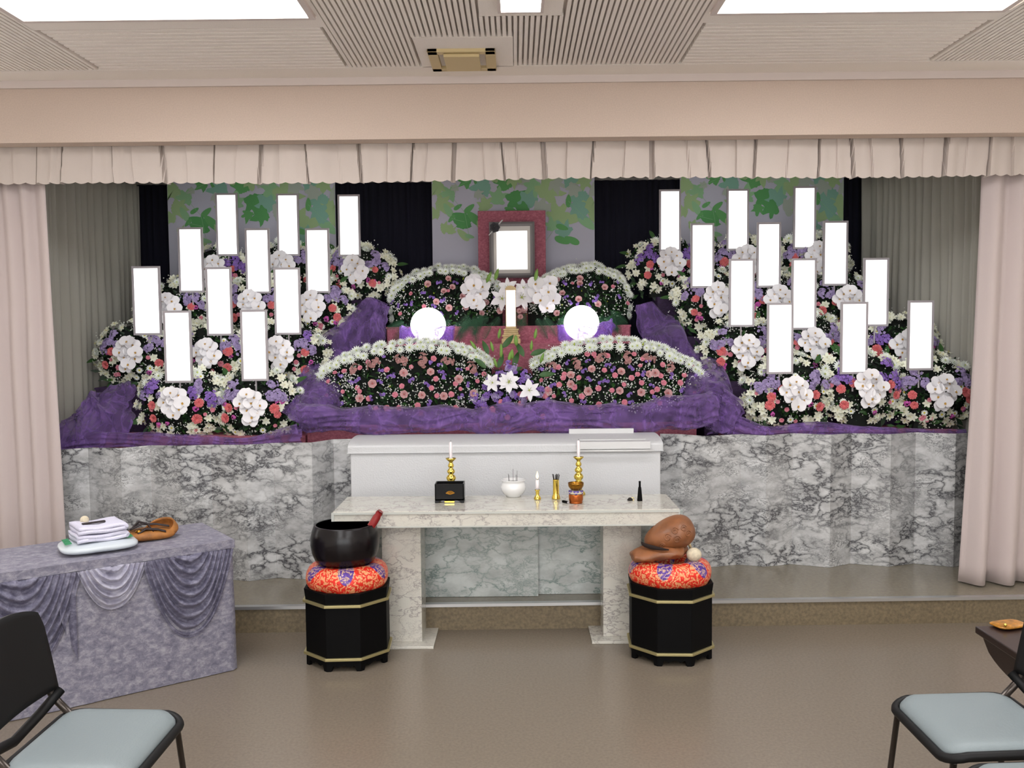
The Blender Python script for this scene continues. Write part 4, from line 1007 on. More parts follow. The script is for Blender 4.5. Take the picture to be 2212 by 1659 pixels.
swath(pp([(820, 650, 6.0), (800, 690, 5.95), (770, 740, 5.85), (735, 790, 5.7), (700, 840, 5.5), (680, 880, 5.35), (650, 915, 5.25)]), [.16, .24, .30, .32, .28, .24, .2], 'tulle_drape', 'purple tulle cascading between the left flower bank and the centre', nu=120, seed=3, bulge=.22, layers=2)
swath(pp([(1395, 655, 6.0), (1412, 700, 5.95), (1450, 750, 5.8), (1490, 800, 5.65), (1525, 850, 5.45), (1545, 885, 5.3), (1590, 905, 5.24)]), [.10, .2, .28, .28, .30, .27, .18], 'tulle_drape', 'purple tulle cascading between the centre and the right flower bank', nu=120, seed=4, bulge=.22, layers=2)
swath(pp([(265, 830, 5.5), (255, 860, 5.4), (235, 895, 5.3), (190, 925, 5.2), (110, 960, 5.12)]), [.14, .22, .28, .24, .16], 'tulle_drape', 'purple tulle spilling down at the far left below the flowers', nu=80, seed=5, bulge=.2, layers=2)
swath(pp([(120, 957, 5.14), (220, 948, 5.17), (330, 950, 5.17), (430, 952, 5.16), (540, 955, 5.15), (650, 935, 5.17)]), [.09, .10, .09, .06, .06, .10], 'tulle_swag', 'purple tulle along the top of the left folding screen', nu=150, seed=6, layers=2, bulge=.25)
swath(pp([(1540, 905, 5.26), (1640, 932, 5.24), (1740, 930, 5.24), (1850, 932, 5.24), (1960, 935, 5.24), (2085, 936, 5.24)]), [.18, .08, .09, .08, .06, .05], 'tulle_swag', 'purple tulle along the top of the right folding screen', nu=150, seed=7, layers=2, bulge=.25)

# glowing globes in tulle nests
for px, py, who in ((925, 703, 'left'), (1256, 698, 'right')):
    gy = 5.86; c = P(px, py, gy); R_ = 38 * gy / F
    t = thing('globe_lamp', 'glowing white globe lamp on the altar, %s of the tablet' % who, 'lamp', (c.x, c.y, Z2 + .001))
    MB().ball((0, 0, c.z - Z2), R_, 40, 24).obj('globe', m_ball, t, smooth=True)
    MB().lathe([(.055, 0), (.055, .012), (.04, .02), (.04, .03)], 20).obj('base', m_panelw, t)
    ring = [Vector((c.x + (.165 + .012 * sin(k * 2.1)) * cos(k * pi / 6) + (.02 if who == 'right' else -.004), c.y - .0 + .128 * sin(k * pi / 6), Z2 + .062 + (.03 if who == 'right' and k in (0, 1, 11) else 0))) for k in range(13)]
    swath(ring, .10, 'tulle_nest', 'nest of violet tulle round the %s glowing globe' % who, m=m_tul2, layers=2, seed=11 + px, nu=120, bulge=.5)

# ------------------------------------------------------------------ flower kit
def petal(mb, L, Wd, th, tilt, mi=0, nu=2, nv=4, cup=.2, sh='r', z0=0, r0=0, curl=0):
    def fn(u, v):
        s = (u - .5) * 2
        wd = Wd * ({'r': max(0, sin(pi * v ** .85)) ** .5, 'p': max(0, sin(pi * v ** .8)) ** .85, 's': min(1, .35 + v * 2.2) * sqrt(max(0, 1 - v ** 5))}[sh])
        r = r0 + L * v * cos(tilt); z = z0 + L * v * sin(tilt) + cup * wd * s * s - curl * L * v * v
        y = s * wd
        return (r * cos(th) - y * sin(th), r * sin(th) + y * cos(th), z)
    mb.grid(fn, nu, nv, mi); return mb
def mk_chrys():
    mb = MB()
    for ring, (n, L, tl) in enumerate(((14, 1.0, .12), (12, .85, .5), (9, .62, .9), (6, .4, 1.2))):
        for k in range(n): petal(mb, L, .12, 2 * pi * k / n + ring * .21, tl, 0, 1, 2, .1, 's', curl=-.1)
    mb.ball((0, 0, .22), .16, 6, 4, 1); return mb.mesh('chrysanthemum', [m_chr, m_chrc])
def mk_orchid():
    mb = MB()
    for th, L, Wd in ((pi / 2, 1.0, .42), (pi / 2 + 2.25, .95, .36), (pi / 2 - 2.25, .95, .36)): petal(mb, L, Wd, th, .05, 0, 4, 6, .15, 'r')
    for th in (0.15, pi - .15): petal(mb, 1.08, .66, th, .16, 0, 4, 7, .12, 'r', z0=.04)
    petal(mb, .34, .14, -pi / 2, .5, 1, 2, 3, .5, 'r', z0=.06); petal(mb, .2, .09, -pi / 2 + 1, .9, 1, 2, 3, .5, 'r', z0=.06); petal(mb, .2, .09, -pi / 2 - 1, .9, 1, 2, 3, .5, 'r', z0=.06)
    mb.ball((0, .04, .12), .08, 6, 4, 0); return mb.mesh('orchid', [m_petw, m_lipo], True)
def mk_carn(m, nm):
    mb = MB(); rr = random.Random(3)
    for ring, (R_, z_) in enumerate(((1.0, .12), (.86, .34), (.66, .52), (.42, .62))):
        n = 22; ph = rr.uniform(0, 6)
        def fn(u, v):
            a = 2 * pi * u + ph; w_ = (.10 * (1 if int(u * n) % 2 else -1) + .05 * sin(5 * a)) * v
            r = R_ * v * (1 + w_ * .6); return (r * cos(a), r * sin(a), z_ * v ** .7 * .75 + w_ * .9 + .02 * ring)
        mb.grid(fn, n, 2, 0, True)
    return mb.mesh(nm, m)
def mk_rose():
    mb = MB()
    for ring, (n, L, Wd, tl, r0) in enumerate(((6, .82, .52, .35, .12), (5, .62, .44, .75, .1), (4, .48, .34, 1.05, .06), (3, .38, .22, 1.3, .03))):
        for k in range(n): petal(mb, L, Wd * .95, 2 * pi * k / n + ring * .6, tl, 0 if ring < 3 else 1, 3, 4, .5, 'r', z0=.02, r0=r0, curl=.12)
    mb.ball((0, 0, .15), .16, 6, 4, 1); return mb.mesh('rose', [m_ros, m_rosc], True)
def mk_alst():
    mb = MB()
    for k in range(6): petal(mb, 1.0 if k % 2 else .95, .27 if k % 2 else .20, 2 * pi * k / 6, .5, 0, 2, 4, .3, 'r', curl=.22)
    for k in range(3): mb.tube([(0, 0, .1), (.12 * cos(k * 2.1), .12 * sin(k * 2.1), .55)], .018, 3, 1)
    return mb.mesh('alstroemeria', [m_als, m_yel], True)
def mk_lily():
    mb = MB()
    for k in range(6): petal(mb, 1.0, .27 if k % 2 else .2, 2 * pi * k / 6, .42, 0, 2, 6, .3, 'p', curl=.32)
    for k in range(5): mb.tube([(0, 0, .1), (.2 * cos(k * 1.26), .2 * sin(k * 1.26), .5)], .016, 3, 1)
    mb.ball((0, 0, .08), .08, 6, 4, 1); return mb.mesh('lily', [m_petw, m_chrc], True)
def mk_daisy():
    mb = MB()
    for k in range(12): petal(mb, 1.0, .24, 2 * pi * k / 12, .1 + .12 * (k % 2), 0, 1, 2, .1, 's')
    mb.ball((0, 0, .1), .28, 8, 4, 1, (1, 1, .6)); return mb.mesh('daisy', [m_chr, m_yel])
def mk_cluster(m, nm, n, R_, sz, seed, el=(1, 1, .6)):
    mb = MB(); rr = random.Random(seed)
    for _ in range(n):
        c = Vector((rr.uniform(-1, 1), rr.uniform(-1, 1), rr.uniform(-.3, 1))); c = c.normalized() * R_ * rr.uniform(.5, 1); c = Vector((c.x * el[0], c.y * el[1], c.z * el[2]))
        q = facing((c.x, c.y, abs(c.z) + .5 * R_)); m0 = MB()
        for k in range(4): petal(m0, sz, sz * .55, pi / 2 * k, .3, 0, 1, 3, .3, 'r')
        mb.add([q @ Vector(v) + c for v in m0.v], m0.f)
    return mb.mesh(nm, m)
def mk_bud(m, nm):
    mb = MB(); mb.lathe([(.02, 0), (.16, .25), (.2, .6), (.13, 1.0), (.02, 1.25)], 8); return mb.mesh(nm, m, True)
def mk_leaf(m, nm, wd=.16):
    mb = MB(); petal(mb, 1.0, wd, 0, .1, 0, 2, 6, .3, 'p', curl=.25); return mb.mesh(nm, m, True)
def mk_fern():
    mb = MB()
    for k in range(24):
        f_ = k / 24; x_ = .05 + f_ * .95; L_ = .24 * sin(pi * min(1, .15 + f_ * .84)) ** .8 + .02; z_ = -.12 * x_ * x_
        for s in (-1, 1): mb.add([(x_ - .008, 0, z_), (x_ + .012, 0, z_), (x_ + .07, s * L_, z_ - .04), (x_ + .035, s * L_ * .6, z_ - .02)], [(0, 1, 2, 3)])
    mb.tube([(0, 0, 0), (.5, 0, -.03), (1.04, 0, -.13)], .006, 4); return mb.mesh('fern_frond', m_fern)
FL = dict(chrys=mk_chrys(), orchid=mk_orchid(), coral=mk_carn(m_cor, 'carnation'), pinkc=mk_carn(m_pnk, 'pink_carnation'), rose=mk_rose(), alst=mk_alst(), lily=mk_lily(), daisy=mk_daisy(),
          stock=mk_cluster(m_lil, 'stock_bloom', 24, 1.1, .30, 1, (.8, 1, .55)), stockv=mk_cluster(m_vio, 'stock_bloom', 24, 1.1, .30, 2, (.8, 1, .55)), mag=mk_cluster(m_mag, 'statice_bloom', 10, .9, .42, 3, (1.1, .6, .4)),
          statv=mk_cluster(m_vio, 'statice_bloom', 10, .9, .42, 4, (1.2, .5, .4)), snap=mk_cluster(m_snap, 'snapdragon', 16, 1.0, .42, 5, (.55, 1.25, .5)), lime=mk_bud(m_lime, 'lime_bud'), lbud=mk_bud(m_lbud, 'lily_bud'),
          leaf=mk_leaf(m_lf2, 'lily_leaf'), fern=mk_fern())
NAMES = dict(chrys='chrysanthemum', orchid='orchid', coral='carnation', pinkc='carnation', rose='rose', alst='alstroemeria', lily='lily', daisy='daisy', stock='stock_bloom', stockv='stock_bloom', mag='statice_bloom',
             statv='statice_bloom', snap='snapdragon', lime='bud', lbud='lily_bud', leaf='lily_leaf', fern='fern_frond')
PL = dict(coral='coral carnation', pinkc='small pink carnation', stock='lilac stock', stockv='violet stock', mag='magenta statice', statv='violet statice')
def fl(kind, parent, pos, nrm, s, spin=None):
    o = put(FL[kind], NAMES[kind], parent, pos, facing(nrm, rnd(0, 6.28) if spin is None else spin), s * rnd(.9, 1.1))
    if kind in PL: o['label'] = PL[kind]
    return o

def foliage(parent, surf, n, seed, ls=(.03, .07), extra=None, core=None, name='foliage', gyp=0, gs=.0042, ginfo=None):
    rr = random.Random(seed); mb = MB()
    for _ in range(n):
        p, nm = surf(rr); d = Vector((rr.uniform(-1, 1), rr.uniform(-.6, .4), rr.uniform(-1, 1))) + nm * .7; d.normalize()
        L_ = rr.uniform(*ls); sd = d.cross(nm + Vector((.01, .3, .2))).normalized() * L_ * .22; bend = nm * L_ * .12
        p0 = p - d * L_ * .4 - nm * .02; p1 = p0 + d * L_ * .5 + bend; p2 = p0 + d * L_
        mb.add([p0, p1 + sd, p2, p1 - sd], [(0, 1, 2), (0, 2, 3)], 1 if rr.random() < .3 else 0)
    if core: core(mb)
    mb.obj(name, [m_lf1, m_lf2, m_lf3], parent, kind='stuff')
    if gyp:
        g = MB()
        for _ in range(gyp // 5):
            p, nm = (ginfo or surf)(rr)
            for _ in range(5):
                q = p + Vector((rr.gauss(0, .016), rr.gauss(0, .006), rr.gauss(0, .016))) + nm * rr.uniform(.010, .028); g.octa(q, gs * rr.uniform(.7, 1.2))
        g.obj('baby_breath', m_gyp, parent, kind='stuff')

# ------------------------------------------------------------------ side flower banks
def spray(px, py, row, w2, h2, label, seed, side):
    Y = ROWY[row] - .02; c = P(px, py, Y); rr = random.Random(seed)
    zb = ROWZ[row]; o = Vector((c.x, Y, zb)); cz = c.z - zb
    t = thing('flower_arrangement', label, 'flower arrangement', o, 0, 'sprays of the %s flower bank' % side)
    D = .13
    def at(a, r):   # polar position on the dome: a angle, r 0..1
        x_, z_ = cos(a) * r, sin(a) * r; dep = sqrt(max(0, 1 - r * r))
        pos = Vector((x_ * w2, -D * dep + .02, cz + z_ * h2)); nm = Vector((x_ * .8, -.35 - dep * .9, z_ * .8 + .12)).normalized()
        return pos, nm
    def surf(q): 
        a = q.uniform(0, 2 * pi); r = sqrt(q.random()) * 1.0
        return at(a, r)
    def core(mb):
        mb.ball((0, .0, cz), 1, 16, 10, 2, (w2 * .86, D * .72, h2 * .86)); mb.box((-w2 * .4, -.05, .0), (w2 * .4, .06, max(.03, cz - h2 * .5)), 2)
        for _ in range(50):   # low greenery reaching the step
            x_ = rr.uniform(-w2, w2) * .85; z0_ = rr.uniform(.0, max(.03, cz - h2 * .4)); L_ = rr.uniform(.04, .09); d = Vector((rr.uniform(-1, 1), rr.uniform(-.8, 0), rr.uniform(-.7, .8))).normalized()
            p0 = Vector((x_, -.06 * rr.random(), z0_)); sd = Vector((d.z, 0, -d.x)) * L_ * .18; mb.add([p0, p0 + d * L_ * .5 + sd, p0 + d * L_, p0 + d * L_ * .5 - sd], [(0, 1, 2, 3)], rr.choice((0, 0, 1)))
    foliage(t, surf, 330, seed, core=core, gyp=300)
    J = lambda s: rr.uniform(-s, s)
    # rim of cream-white blooms in small clusters
    n = 15
    for k in range(n):
        a = -2.75 + k * (5.5 / (n - 1)) + pi / 2 + J(.1)
        low = sin(a) < -.35
        for q in range(4):
            pos, nm = at(a + J(.15), .90 + J(.12)); pos += Vector((0, -.02 + J(.02), 0))
            fl('alst' if (k + q) % 4 or low else 'chrys', t, pos, nm + Vector((J(.5), -.2 + J(.3), J(.5))), .033 + J(.005))
    for k in range(5):
        a = -pi / 2 + J(1.1); pos, nm = at(a, .72 + J(.15)); fl('daisy' if k % 2 else 'alst', t, pos - Vector((0, .025, 0)), nm, .023 if k % 2 else .034)
    for k in range(12):
        pos, nm = at(J(3.14), .62 + J(.25)); fl('alst' if k % 3 else 'daisy', t, pos - Vector((0, .02, 0)), nm, .034 if k % 3 else .023)
    # purple stock flanking, above the orchids
    vio = 'stockv' if (seed % 4 == 1) else 'stock'
    for a, r in ((.55, .62), (.85, .72), (.25, .7), (2.6, .62), (2.3, .74), (2.9, .7), (.6, .42), (2.5, .42)):
        pos, nm = at(a + J(.12), r + J(.06)); fl(vio if rr.random() < .75 else 'stock', t, pos - Vector((0, .03, 0)), nm, .038 + J(.004))
    for a, r in ((.05, .48), (-.55, .62), (3.1, .50), (3.75, .62), (2.85, .25)):
        if rr.random() < .92:
            pos, nm = at(a + J(.25), r + J(.08)); fl('coral', t, pos - Vector((0, .035, 0)), nm, .026 + J(.003))
    for k in range(6):
        pos, nm = at(-pi / 2 + J(1.7), .55 + J(.25)); fl('pinkc', t, pos - Vector((0, .03, 0)), nm, .014 + J(.003))
    for k in range(4):
        pos, nm = at(-pi / 2 + J(1.8), .55 + J(.2)); fl('mag', t, pos - Vector((0, .03, 0)), nm, .019 + J(.003))
    # orchid cascade
    lean = J(.012)
    for k, (dx, dz) in enumerate(((-.032, .060), (.030, .056), (-.002, .078), (-.050, .022), (.008, .026), (.052, .012), (-.024, -.016), (.034, -.024), (.004, -.052), (-.010, -.078))):
        if k == 9 and rr.random() < .5: continue
        pos = Vector((dx + lean * (dz * 20) * .4 + J(.006), -D - .045 - .012 * (k % 3) + J(.01), cz + dz - .005 + J(.005)))
        put(FL['orchid'], 'orchid', t, pos, facing((dx * 6 + J(.2), -1, .25 + dz * 4 + J(.15)), J(.3)), .043 * rnd(.94, 1.08))
    for k in range(4):
        a = rr.uniform(0, 6.28); pos, nm = at(a, .95); put(FL['leaf'], 'leaf', t, pos, facing((cos(a) * .2, -.8, .5), a), .09)
    return t
LR = {4: [(492, 585), (622, 575), (768, 583)], 3: [(400, 664), (560, 658), (676, 660)], 2: [(318, 757), (466, 760), (612, 756)], 1: [(412, 862), (552, 866)]}
RR = {4: [(1447, 567), (1600, 562), (1737, 556)], 3: [(1547, 643), (1664, 648), (1797, 648)], 2: [(1606, 752), (1738, 738), (1918, 744)], 1: [(1708, 842), (1856, 828), (1994, 836)]}
rown = {1: 'front row', 2: 'second row', 3: 'third row', 4: 'rear row'}
ordn = {2: ['left', 'right'], 3: ['leftmost', 'middle', 'rightmost']}
sd = 20
for side, D_ in (('left', LR), ('right', RR)):
    for row in (1, 2, 3, 4):
        L_ = D_[row]
        for i, (px, py) in enumerate(L_):
            sd += 1; Yr = ROWY[row]; w2 = .275 if row < 3 else .27; h2 = {1: .222, 2: .205, 3: .205, 4: .19}[row]
            ox = 0
            if side == 'left' and i == 0: ox = -14
            if side == 'right' and i == len(L_) - 1: ox = 14
            if side == 'left' and i == len(L_) - 1: ox = 8
            if side == 'right' and i == 0: ox = -8
            spray(px + ox, py + 6, row, w2, h2, 'mixed spray with white orchids, %s in the %s of the %s flower bank' % (ordn[len(L_)][i], rown[row], side), sd, side)

# name plates (centre x, top, bottom, row)
def plate(l, r, tp, bt, row, label, side):
    Y = ROWY[row] - .165 if True else 0
    a, c = P(l, (tp + bt) / 2, Y), P(r, (tp + bt) / 2, Y); zt_, zb_ = P((l + r) / 2, tp, Y).z, P((l + r) / 2, bt, Y).z
    hw = (c.x - a.x) / 2; H_ = zt_ - zb_; o = Vector(((a.x + c.x) / 2, Y, zb_)); f_ = .0125
    t = thing('name_plate', label, 'name plate', o, 0, 'name plates of the %s flower bank' % side)
    g = MB(); g.box((-hw, 0, 0), (-hw + f_, .012, H_)); g.box((hw - f_, 0, 0), (hw, .012, H_)); g.box((-hw + f_, 0, 0), (hw - f_, .012, f_)); g.box((-hw + f_, 0, H_ - f_), (hw - f_, .012, H_))
    g.obj('frame', m_silver, t); MB().box((-hw + f_, .002, f_), (hw - f_, .0115, H_ - f_)).obj('white_glow_panel', m_white_glow, t)  # plain plate, no lightbox: its glow is added for whiteness
    MB().tube([(0, .018, -.10), (0, .018, H_ * .5)], .005, 8).obj('post', m_silver, t)
LP = {4: [(466, 514, 417, 553), (598, 646, 418, 553), (730, 778, 420, 554)], 3: [(385, 439, 491, 632), (530, 583, 493, 634), (660, 712, 493, 633)],
      2: [(286, 347, 575, 724), (445, 501, 577, 725), (592, 649, 578, 723)], 1: [(354, 414, 671, 827), (520, 578, 669, 823)]}
RP = {4: [(1424, 1471, 409, 543), (1570, 1618, 408, 541), (1714, 1763, 402, 538)], 3: [(1492, 1543, 482, 622), (1635, 1687, 480, 621), (1778, 1832, 477, 617)],
      2: [(1575, 1630, 559, 706), (1710, 1764, 558, 712), (1865, 1920, 557, 705)], 1: [(1657, 1714, 654, 808), (1816, 1875, 652, 808), (1961, 2017, 649, 800)]}
for side, D_ in (('left', LP), ('right', RP)):
    for row in (1, 2, 3, 4):
        for i, q in enumerate(D_[row]):
            plate(*q, row, 'blank white name plate, %s in the %s of the %s flower bank' % (ordn[len(D_[row])][i], rown[row], side), side)

# ------------------------------------------------------------------ centre flower mounds
def mound(name, label, rimpx, Yc, Dp, base_py, zbase, seed, roses, lower, mirror, bigend, nchr, orch=None):
    rr = random.Random(seed); J = lambda s: rr.uniform(-s, s)
    pts = [P(x_, y_, Yc) for x_, y_ in rimpx]; zb = P(rimpx[len(rimpx) // 2][0], base_py, Yc).z
    xs0, xs1 = pts[0].x, pts[-1].x; o = Vector(((xs0 + xs1) / 2, Yc, zbase))
    t = thing(name, label, 'flower arrangement', o)
    def top(u):
        s = u * (len(pts) - 1); i = min(len(pts) - 2, int(s)); return pts[i].lerp(pts[i + 1], s - i)
    def at(u, v):      # u along, v 0 base .. 1 rim
        q = top(u); e = sin(pi * min(1, max(0, u))) ** .5; lowz = zb + (1 - e) * (q.z - zb) * .55
        z_ = lowz + (q.z - lowz) * v
        y_ = Yc - Dp * e * (cos(v * pi / 2) * .75 + .25) * (1 if v < 1 else 1)
        nm = Vector(((u - .5) * .9, -1 + .75 * v * v, .1 + 1.1 * v * v)).normalized()
        return Vector((q.x, y_, z_)) - o, nm
    def surf(q): return at(q.uniform(.02, .98), q.uniform(.0, .97))
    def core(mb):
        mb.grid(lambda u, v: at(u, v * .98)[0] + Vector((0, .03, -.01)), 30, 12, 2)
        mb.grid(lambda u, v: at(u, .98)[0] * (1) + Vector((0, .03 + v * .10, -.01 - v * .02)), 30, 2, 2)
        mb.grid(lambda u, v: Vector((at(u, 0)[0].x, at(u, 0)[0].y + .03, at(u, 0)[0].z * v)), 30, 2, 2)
    foliage(t, surf, 900, seed, (.025, .06), core=core, gyp=1300 if lower else 600, gs=.0047)
    # rim of chrysanthemums, three rows
    for row_ in range(3):
        for k in range(nchr):
            u = (k + .5 + J(.3)) / nchr; p, nm = at(u, 1.0 - .055 * (row_ == 2)); p += Vector((J(.006), .045 * (1 - row_) - .01, .002 + J(.008) - .012 * (row_ == 2)))
            fl('chrys', t, p, (J(.3) + (u - .5) * 1.0, -.7 - .3 * row_, 1.0 - .25 * row_), (.034 + J(.005)) * (1.0 if lower else .95))
    for (u, v, s_) in bigend:
        p, nm = at(u, v); fl('chrys', t, p + Vector((0, -.03, 0)), (-1.1 if u < .5 else 1.1, -.8, .1), s_)
    def frompx(x_, y_, lift=.03):
        q = P(x_, y_, Yc - Dp * .6); u = (q.x - xs0) / (xs1 - xs0)
        qt = top(u); e = sin(pi * min(.999, max(.001, u))) ** .5; lowz = zb + (1 - e) * (qt.z - zb) * .55; v = (q.z - lowz) / (qt.z - lowz); v = max(-.1, min(1.0, v))
        for _ in range(2):
            yv = Yc - Dp * e * (cos(max(0, v) * pi / 2) * .75 + .25); q = P(x_, y_, yv - lift); v = (q.z - lowz) / (qt.z - lowz); v = max(-.1, min(1.0, v))
        nm = Vector(((u - .5) * .7, -1, .05 + .6 * max(0, v))).normalized(); return q - o, nm
    for kind, lst, s_ in roses:
        for (x_, y_) in lst:
            p, nm = frompx(x_, y_); fl(kind, t, p, nm + Vector((J(.2), 0, J(.2))), s_)
    # scattered fillers
    taken = [P(x_, y_, Yc) - o for _, lst, _ in roses for (x_, y_) in lst]
    def free(p, d):
        return all((Vector((p.x, p.z)) - Vector((q.x, q.z))).length > d for q in taken)
    fill = (('pinkc', 12, .014, (.05, .85)), ('statv', 12, .020, (.1, .8)), ('lime', 6, .022, (.2, .9)), ('snap', 0, .03, (.6, .9))) if lower else (('pinkc', 4, .014, (.1, .7)), ('statv', 10, .017, (.15, .8)), ('lime', 5, .018, (.2, .9)))
    for kind, n, s_, (v0, v1) in fill:
        k = 0; tries = 0
        while k < n and tries < 400:
            tries += 1; p, nm = at(rr.uniform(.08, .92), rr.uniform(v0, v1)); 
            if not free(p, .034): continue
            taken.append(p.copy()); fl(kind, t, p + nm * .028, nm + Vector((J(.3), 0, J(.3))), s_); k += 1
    return t, frompx
c6 = lambda x_, y_: (660 + x_ / 4.809, 650 + y_ / 4.809); c7 = lambda x_, y_: (1080 + x_ / 4.608, 650 + y_ / 4.608); c5 = lambda x_, y_: (820 + x_ / 3.814, 370 + y_ / 3.814)
rimL = [(688, 822), (700, 800), (725, 782), (760, 765), (800, 752), (845, 743), (890, 739), (935, 739), (975, 745), (1010, 754), (1040, 768), (1062, 785)]
rimR = [(1150, 782), (1172, 770), (1200, 757), (1235, 745), (1275, 737), (1315, 734), (1360, 736), (1400, 742), (1440, 757), (1475, 775), (1505, 793), (1522, 815)]
mound('flower_mound', 'large domed mound of pink roses edged in white chrysanthemums, front left of the altar', rimL, 5.56, .15, 892, Z1, 31,
      (('rose', [c6(*q) for q in ((1020, 750), (1300, 740), (695, 860), (1590, 815), (565, 1015), (1025, 970), (1208, 980), (1435, 990), (1745, 960))], .029),
       ('pinkc', [c6(*q) for q in ((1330, 600), (565, 695), (400, 730), (845, 715), (1355, 810), (1560, 860), (538, 905), (1000, 885), (1308, 905), (655, 1015), (930, 975), (845, 1112), (970, 1112), (1165, 1085), (1560, 1110), (1195, 1160), (1515, 970), (1365, 985), (650, 635))], .0170),
       ('snap', [c6(*q) for q in ((500, 700), (700, 650), (985, 610), (1220, 610), (1480, 625), (1735, 690))], .036),
       ('statv', [c6(*q) for q in ((785, 720), (870, 785), (470, 845), (1100, 825), (800, 970), (1285, 1060), (1610, 990), (1765, 1080), (1395, 665), (1410, 735), (1690, 870), (1760, 745), (540, 820), (665, 1110), (1260, 870))], .020)), True, False,
      [(.01, .5, .036), (.015, .05, .038), (.03, -.25, .038), (.06, -.35, .036)], 27)
mound('flower_mound', 'large domed mound of pink roses edged in white chrysanthemums, front right of the altar', rimR, 5.56, .15, 880, Z1, 32,
      (('rose', [c7(*q) for q in ((480, 900), (705, 830), (880, 900), (1190, 895), (1405, 910), (1670, 920), (1205, 705), (915, 680), (705, 740), (1480, 730), (1545, 720))], .029),
       ('pinkc', [c7(*q) for q in ((580, 660), (640, 730), (630, 765), (785, 765), (590, 835), (1040, 690), (1145, 740), (1370, 730), (1310, 765), (1600, 745), (1835, 740), (1410, 815), (1630, 815), (1795, 815), (980, 870), (1565, 880), (1115, 890), (815, 950), (985, 1030), (1240, 1010), (1590, 1015), (910, 1065), (870, 530), (935, 530), (1335, 530), (1070, 545), (740, 860), (1620, 635))], .0170),
       ('snap', [c7(*q) for q in ((520, 640), (765, 620), (1010, 560), (1270, 560), (1485, 570), (1700, 660))], .036),
       ('statv', [c7(*q) for q in ((1075, 640), (1305, 670), (1705, 745), (885, 780), (1290, 935), (640, 930), (830, 1000), (1130, 1015), (1305, 1010), (1540, 970), (525, 690), (1060, 795), (1510, 845), (1430, 725))], .020)), True, True,
      [(.99, .5, .036), (.985, .05, .038), (.97, -.25, .038)], 27)
rimUL = [(846, 645), (855, 625), (875, 605), (905, 590), (940, 579), (975, 577), (1010, 581), (1040, 592), (1062, 602), (1085, 625)]
rimUR = [(1140, 628), (1165, 610), (1190, 595), (1215, 583), (1245, 575), (1275, 573), (1305, 580), (1330, 592), (1348, 610), (1360, 640)]
mound('flower_mound', 'smaller rear mound with roses, orchids and ferns, left below the portrait', rimUL, 6.20, .13, 705, Z3, 33,
      (('rose', [c5(*q) for q in ((397, 930), (567, 885), (530, 988), (600, 955), (685, 1030), (467, 1075), (572, 1125), (710, 1125), (840, 1170), (878, 1080), (985, 1150))], .026),
       ('statv', [c5(*q) for q in ((360, 1000), (490, 915), (625, 920), (445, 1110), (520, 1060), (955, 1040), (430, 1040))], .02), ('lime', [c5(*q) for q in ((585, 910), (450, 1010), (875, 1035), (885, 1155))], .018)), False, False,
      [(.03, .2, .036), (.06, -.1, .036)], 22)
mound('flower_mound', 'smaller rear mound with roses, orchids and ferns, right below the portrait', rimUR, 6.20, .13, 700, Z3, 34,
      (('rose', [c5(*q) for q in ((1460, 895), (1650, 885), (1855, 955), (1505, 1005), (1640, 1055), (1275, 1070), (1460, 1170), (1800, 1095), (1650, 925), (1195, 1140))], .026),
       ('statv', [c5(*q) for q in ((1525, 920), (1740, 925), (1650, 945), (1570, 1080), (1790, 1035), (1235, 1010), (1720, 1105))], .02), ('lime', [c5(*q) for q in ((1520, 950), (1665, 990), (1885, 885), (1505, 1105), (1215, 1180))], .018)), False, True,
      [(.97, .2, .036), (.94, -.1, .036)], 22)
# orchid cascades and ferns of the rear mounds belong to a centre spray
cs = P(1104, 660, 6.04); t = thing('orchid_spray', 'white orchids, lilies and hanging ferns between the two rear mounds', 'flower arrangement', (cs.x, 6.04, Z3))
o = Vector((cs.x, 6.04, Z3))
for lst in (((770, 905), (845, 950), (735, 975), (830, 1010), (775, 1055), (740, 1080), (800, 1100), (780, 935)), ((1400, 920), (1330, 955), (1290, 1000), (1390, 990), (1330, 1060), (1430, 1060), (1375, 1125), (1290, 925), (1380, 1030))):
    for x_, y_ in lst:
        p = P(*c5(x_, y_), 5.97 - rnd(0, .03)) - o; put(FL['orchid'], 'orchid', t, p, facing((rnd(-.3, .3), -1, rnd(.1, .5)), rnd(-.3, .3)), .054)
for x_, y_, s_ in ((1010, 1050, .1), (1170, 1040, .1), (1060, 960, .07), (1180, 960, .07)):
    p = P(*c5(x_, y_), 5.98) - o; fl('lily', t, p, (rnd(-.3, .3), -1, .1), s_)
for x_, y_ in ((1150, 1150), (1195, 1130), (1160, 1200), (990, 1155)):
    p = P(*c5(x_, y_), 5.97) - o; fl('rose', t, p, (0, -1, .1), .02)
for x_, y_, a_ in ((880, 920, .6), (1280, 905, 1.2), (950, 900, 1.0)):
    p = P(*c5(x_, y_), 5.95) - o; put(FL['lbud'], 'lily_bud', t, p, facing((cos(a_) * .5, -.2, .9)), .065)
rr = random.Random(9)
for k in range(40):
    s_ = -1 if k % 2 else 1; xx = s_ * rr.uniform(.02, .70); zz = rr.uniform(.02, .10)
    a_ = -pi / 2 + s_ * rr.uniform(-.5, 1.25)
    nrm_ = Vector((rr.uniform(-.4, .4), -1, rr.uniform(0, .5))).normalized(); dirv = Vector((cos(a_), 0, sin(a_))); dirv = (dirv - nrm_ * dirv.dot(nrm_)).normalized(); yv = nrm_.cross(dirv)
    q = Matrix((dirv, yv, nrm_)).transposed().to_quaternion()
    put(FL['fern'], 'fern_frond', t, (xx, rr.uniform(-.10, -.02), zz), q, rr.uniform(.12, .19))
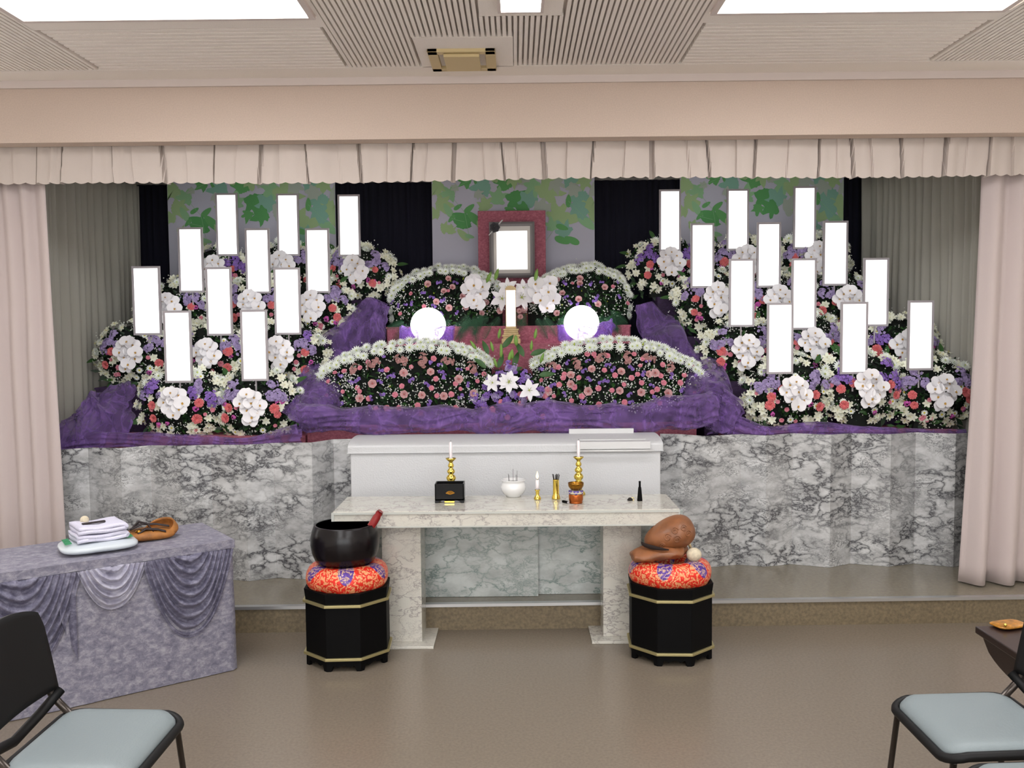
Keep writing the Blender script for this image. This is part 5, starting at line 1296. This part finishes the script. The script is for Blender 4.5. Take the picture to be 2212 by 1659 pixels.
# central lily filler between front mounds
cs = P(1104, 860, 5.46); o = Vector((cs.x, 5.46, Z1)); t = thing('lily_spray', 'white lilies and lilac blooms between the two front mounds', 'flower arrangement', o)
def surf2(q):
    x_ = q.uniform(-.23, .23); z_ = q.uniform(.02, .36 - abs(x_) * .7); return Vector((x_, -.03 + .06 * abs(x_) / .23, z_)), Vector((x_, -1, .2)).normalized()
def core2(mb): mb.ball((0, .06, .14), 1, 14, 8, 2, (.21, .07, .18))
foliage(t, surf2, 380, 77, core=core2, gyp=120)
for x_, y_, s_, a_ in ((90, 800, .075, .2), (290, 890, .075, .6)):
    p = P(*c7(x_, y_), 5.37) - o; fl('lily', t, p, (.1, -1, .15), s_)
p = P(*c6(1945, 850), 5.38) - o; fl('lily', t, p, (-.3, -1, .1), .065); p = P(*c6(2110, 850), 5.37) - o; fl('lily', t, p, (0, -1, .2), .07)
for x_, y_, a_ in ((1775, 475, 2.3), (2005, 365, 1.4), (2185, 440, 1.6), (2030, 560, 1.5), (1990, 665, 1.9), (1950, 500, 1.8), (2115, 600, 1.4), (2150, 580, 1.6)):
    p = P(*c6(x_, y_ + 30), 5.42) - o; put(FL['lbud'], 'lily_bud', t, p, facing((cos(a_), -.15, 1.0)), .052)
for x_, y_, a_ in ((345, 350, 1.4), (165, 420, 1.6), (15, 500, 1.6), (90, 590, 1.5), (400, 590, 1.2), (310, 470, 1.5)):
    p = P(*c7(x_, y_ + 30), 5.42) - o; put(FL['lbud'], 'lily_bud', t, p, facing((cos(a_), -.15, 1.0)), .052)
for x_, y_, a_ in ((1900, 500, 1.9), (2040, 430, .8), (2000, 640, 1.2), (1880, 640, 2.4), (2100, 690, .4)):
    p = P(*c6(x_, y_ + 60), 5.43) - o; put(FL['leaf'], 'lily_leaf', t, p, facing((.1, -1, .3), a_), .10)
for x_, y_, a_ in ((300, 500, .35), (240, 520, 2.0), (30, 430, .9), (380, 700, .1), (130, 620, 1.2)):
    p = P(*c7(x_, y_ + 40), 5.43) - o; put(FL['leaf'], 'lily_leaf', t, p, facing((.1, -1, .3), a_), .11)
for k in range(84):
    q, nm = surf2(rr); kind = rr.choice(('stock', 'statv', 'stock', 'pinkc', 'statv', 'stockv')); fl(kind, t, q + Vector((0, -.035, 0)), nm, .018 if kind == 'pinkc' else .025)
g = MB()
for k in range(14):
    x_ = -.16 + k * .025; g.tube([(x_ * .5, .02, .15), (x_, .0, .30 + .03 * sin(k * 2))], .0018, 4)
g.obj('stems', m_lf2, t)
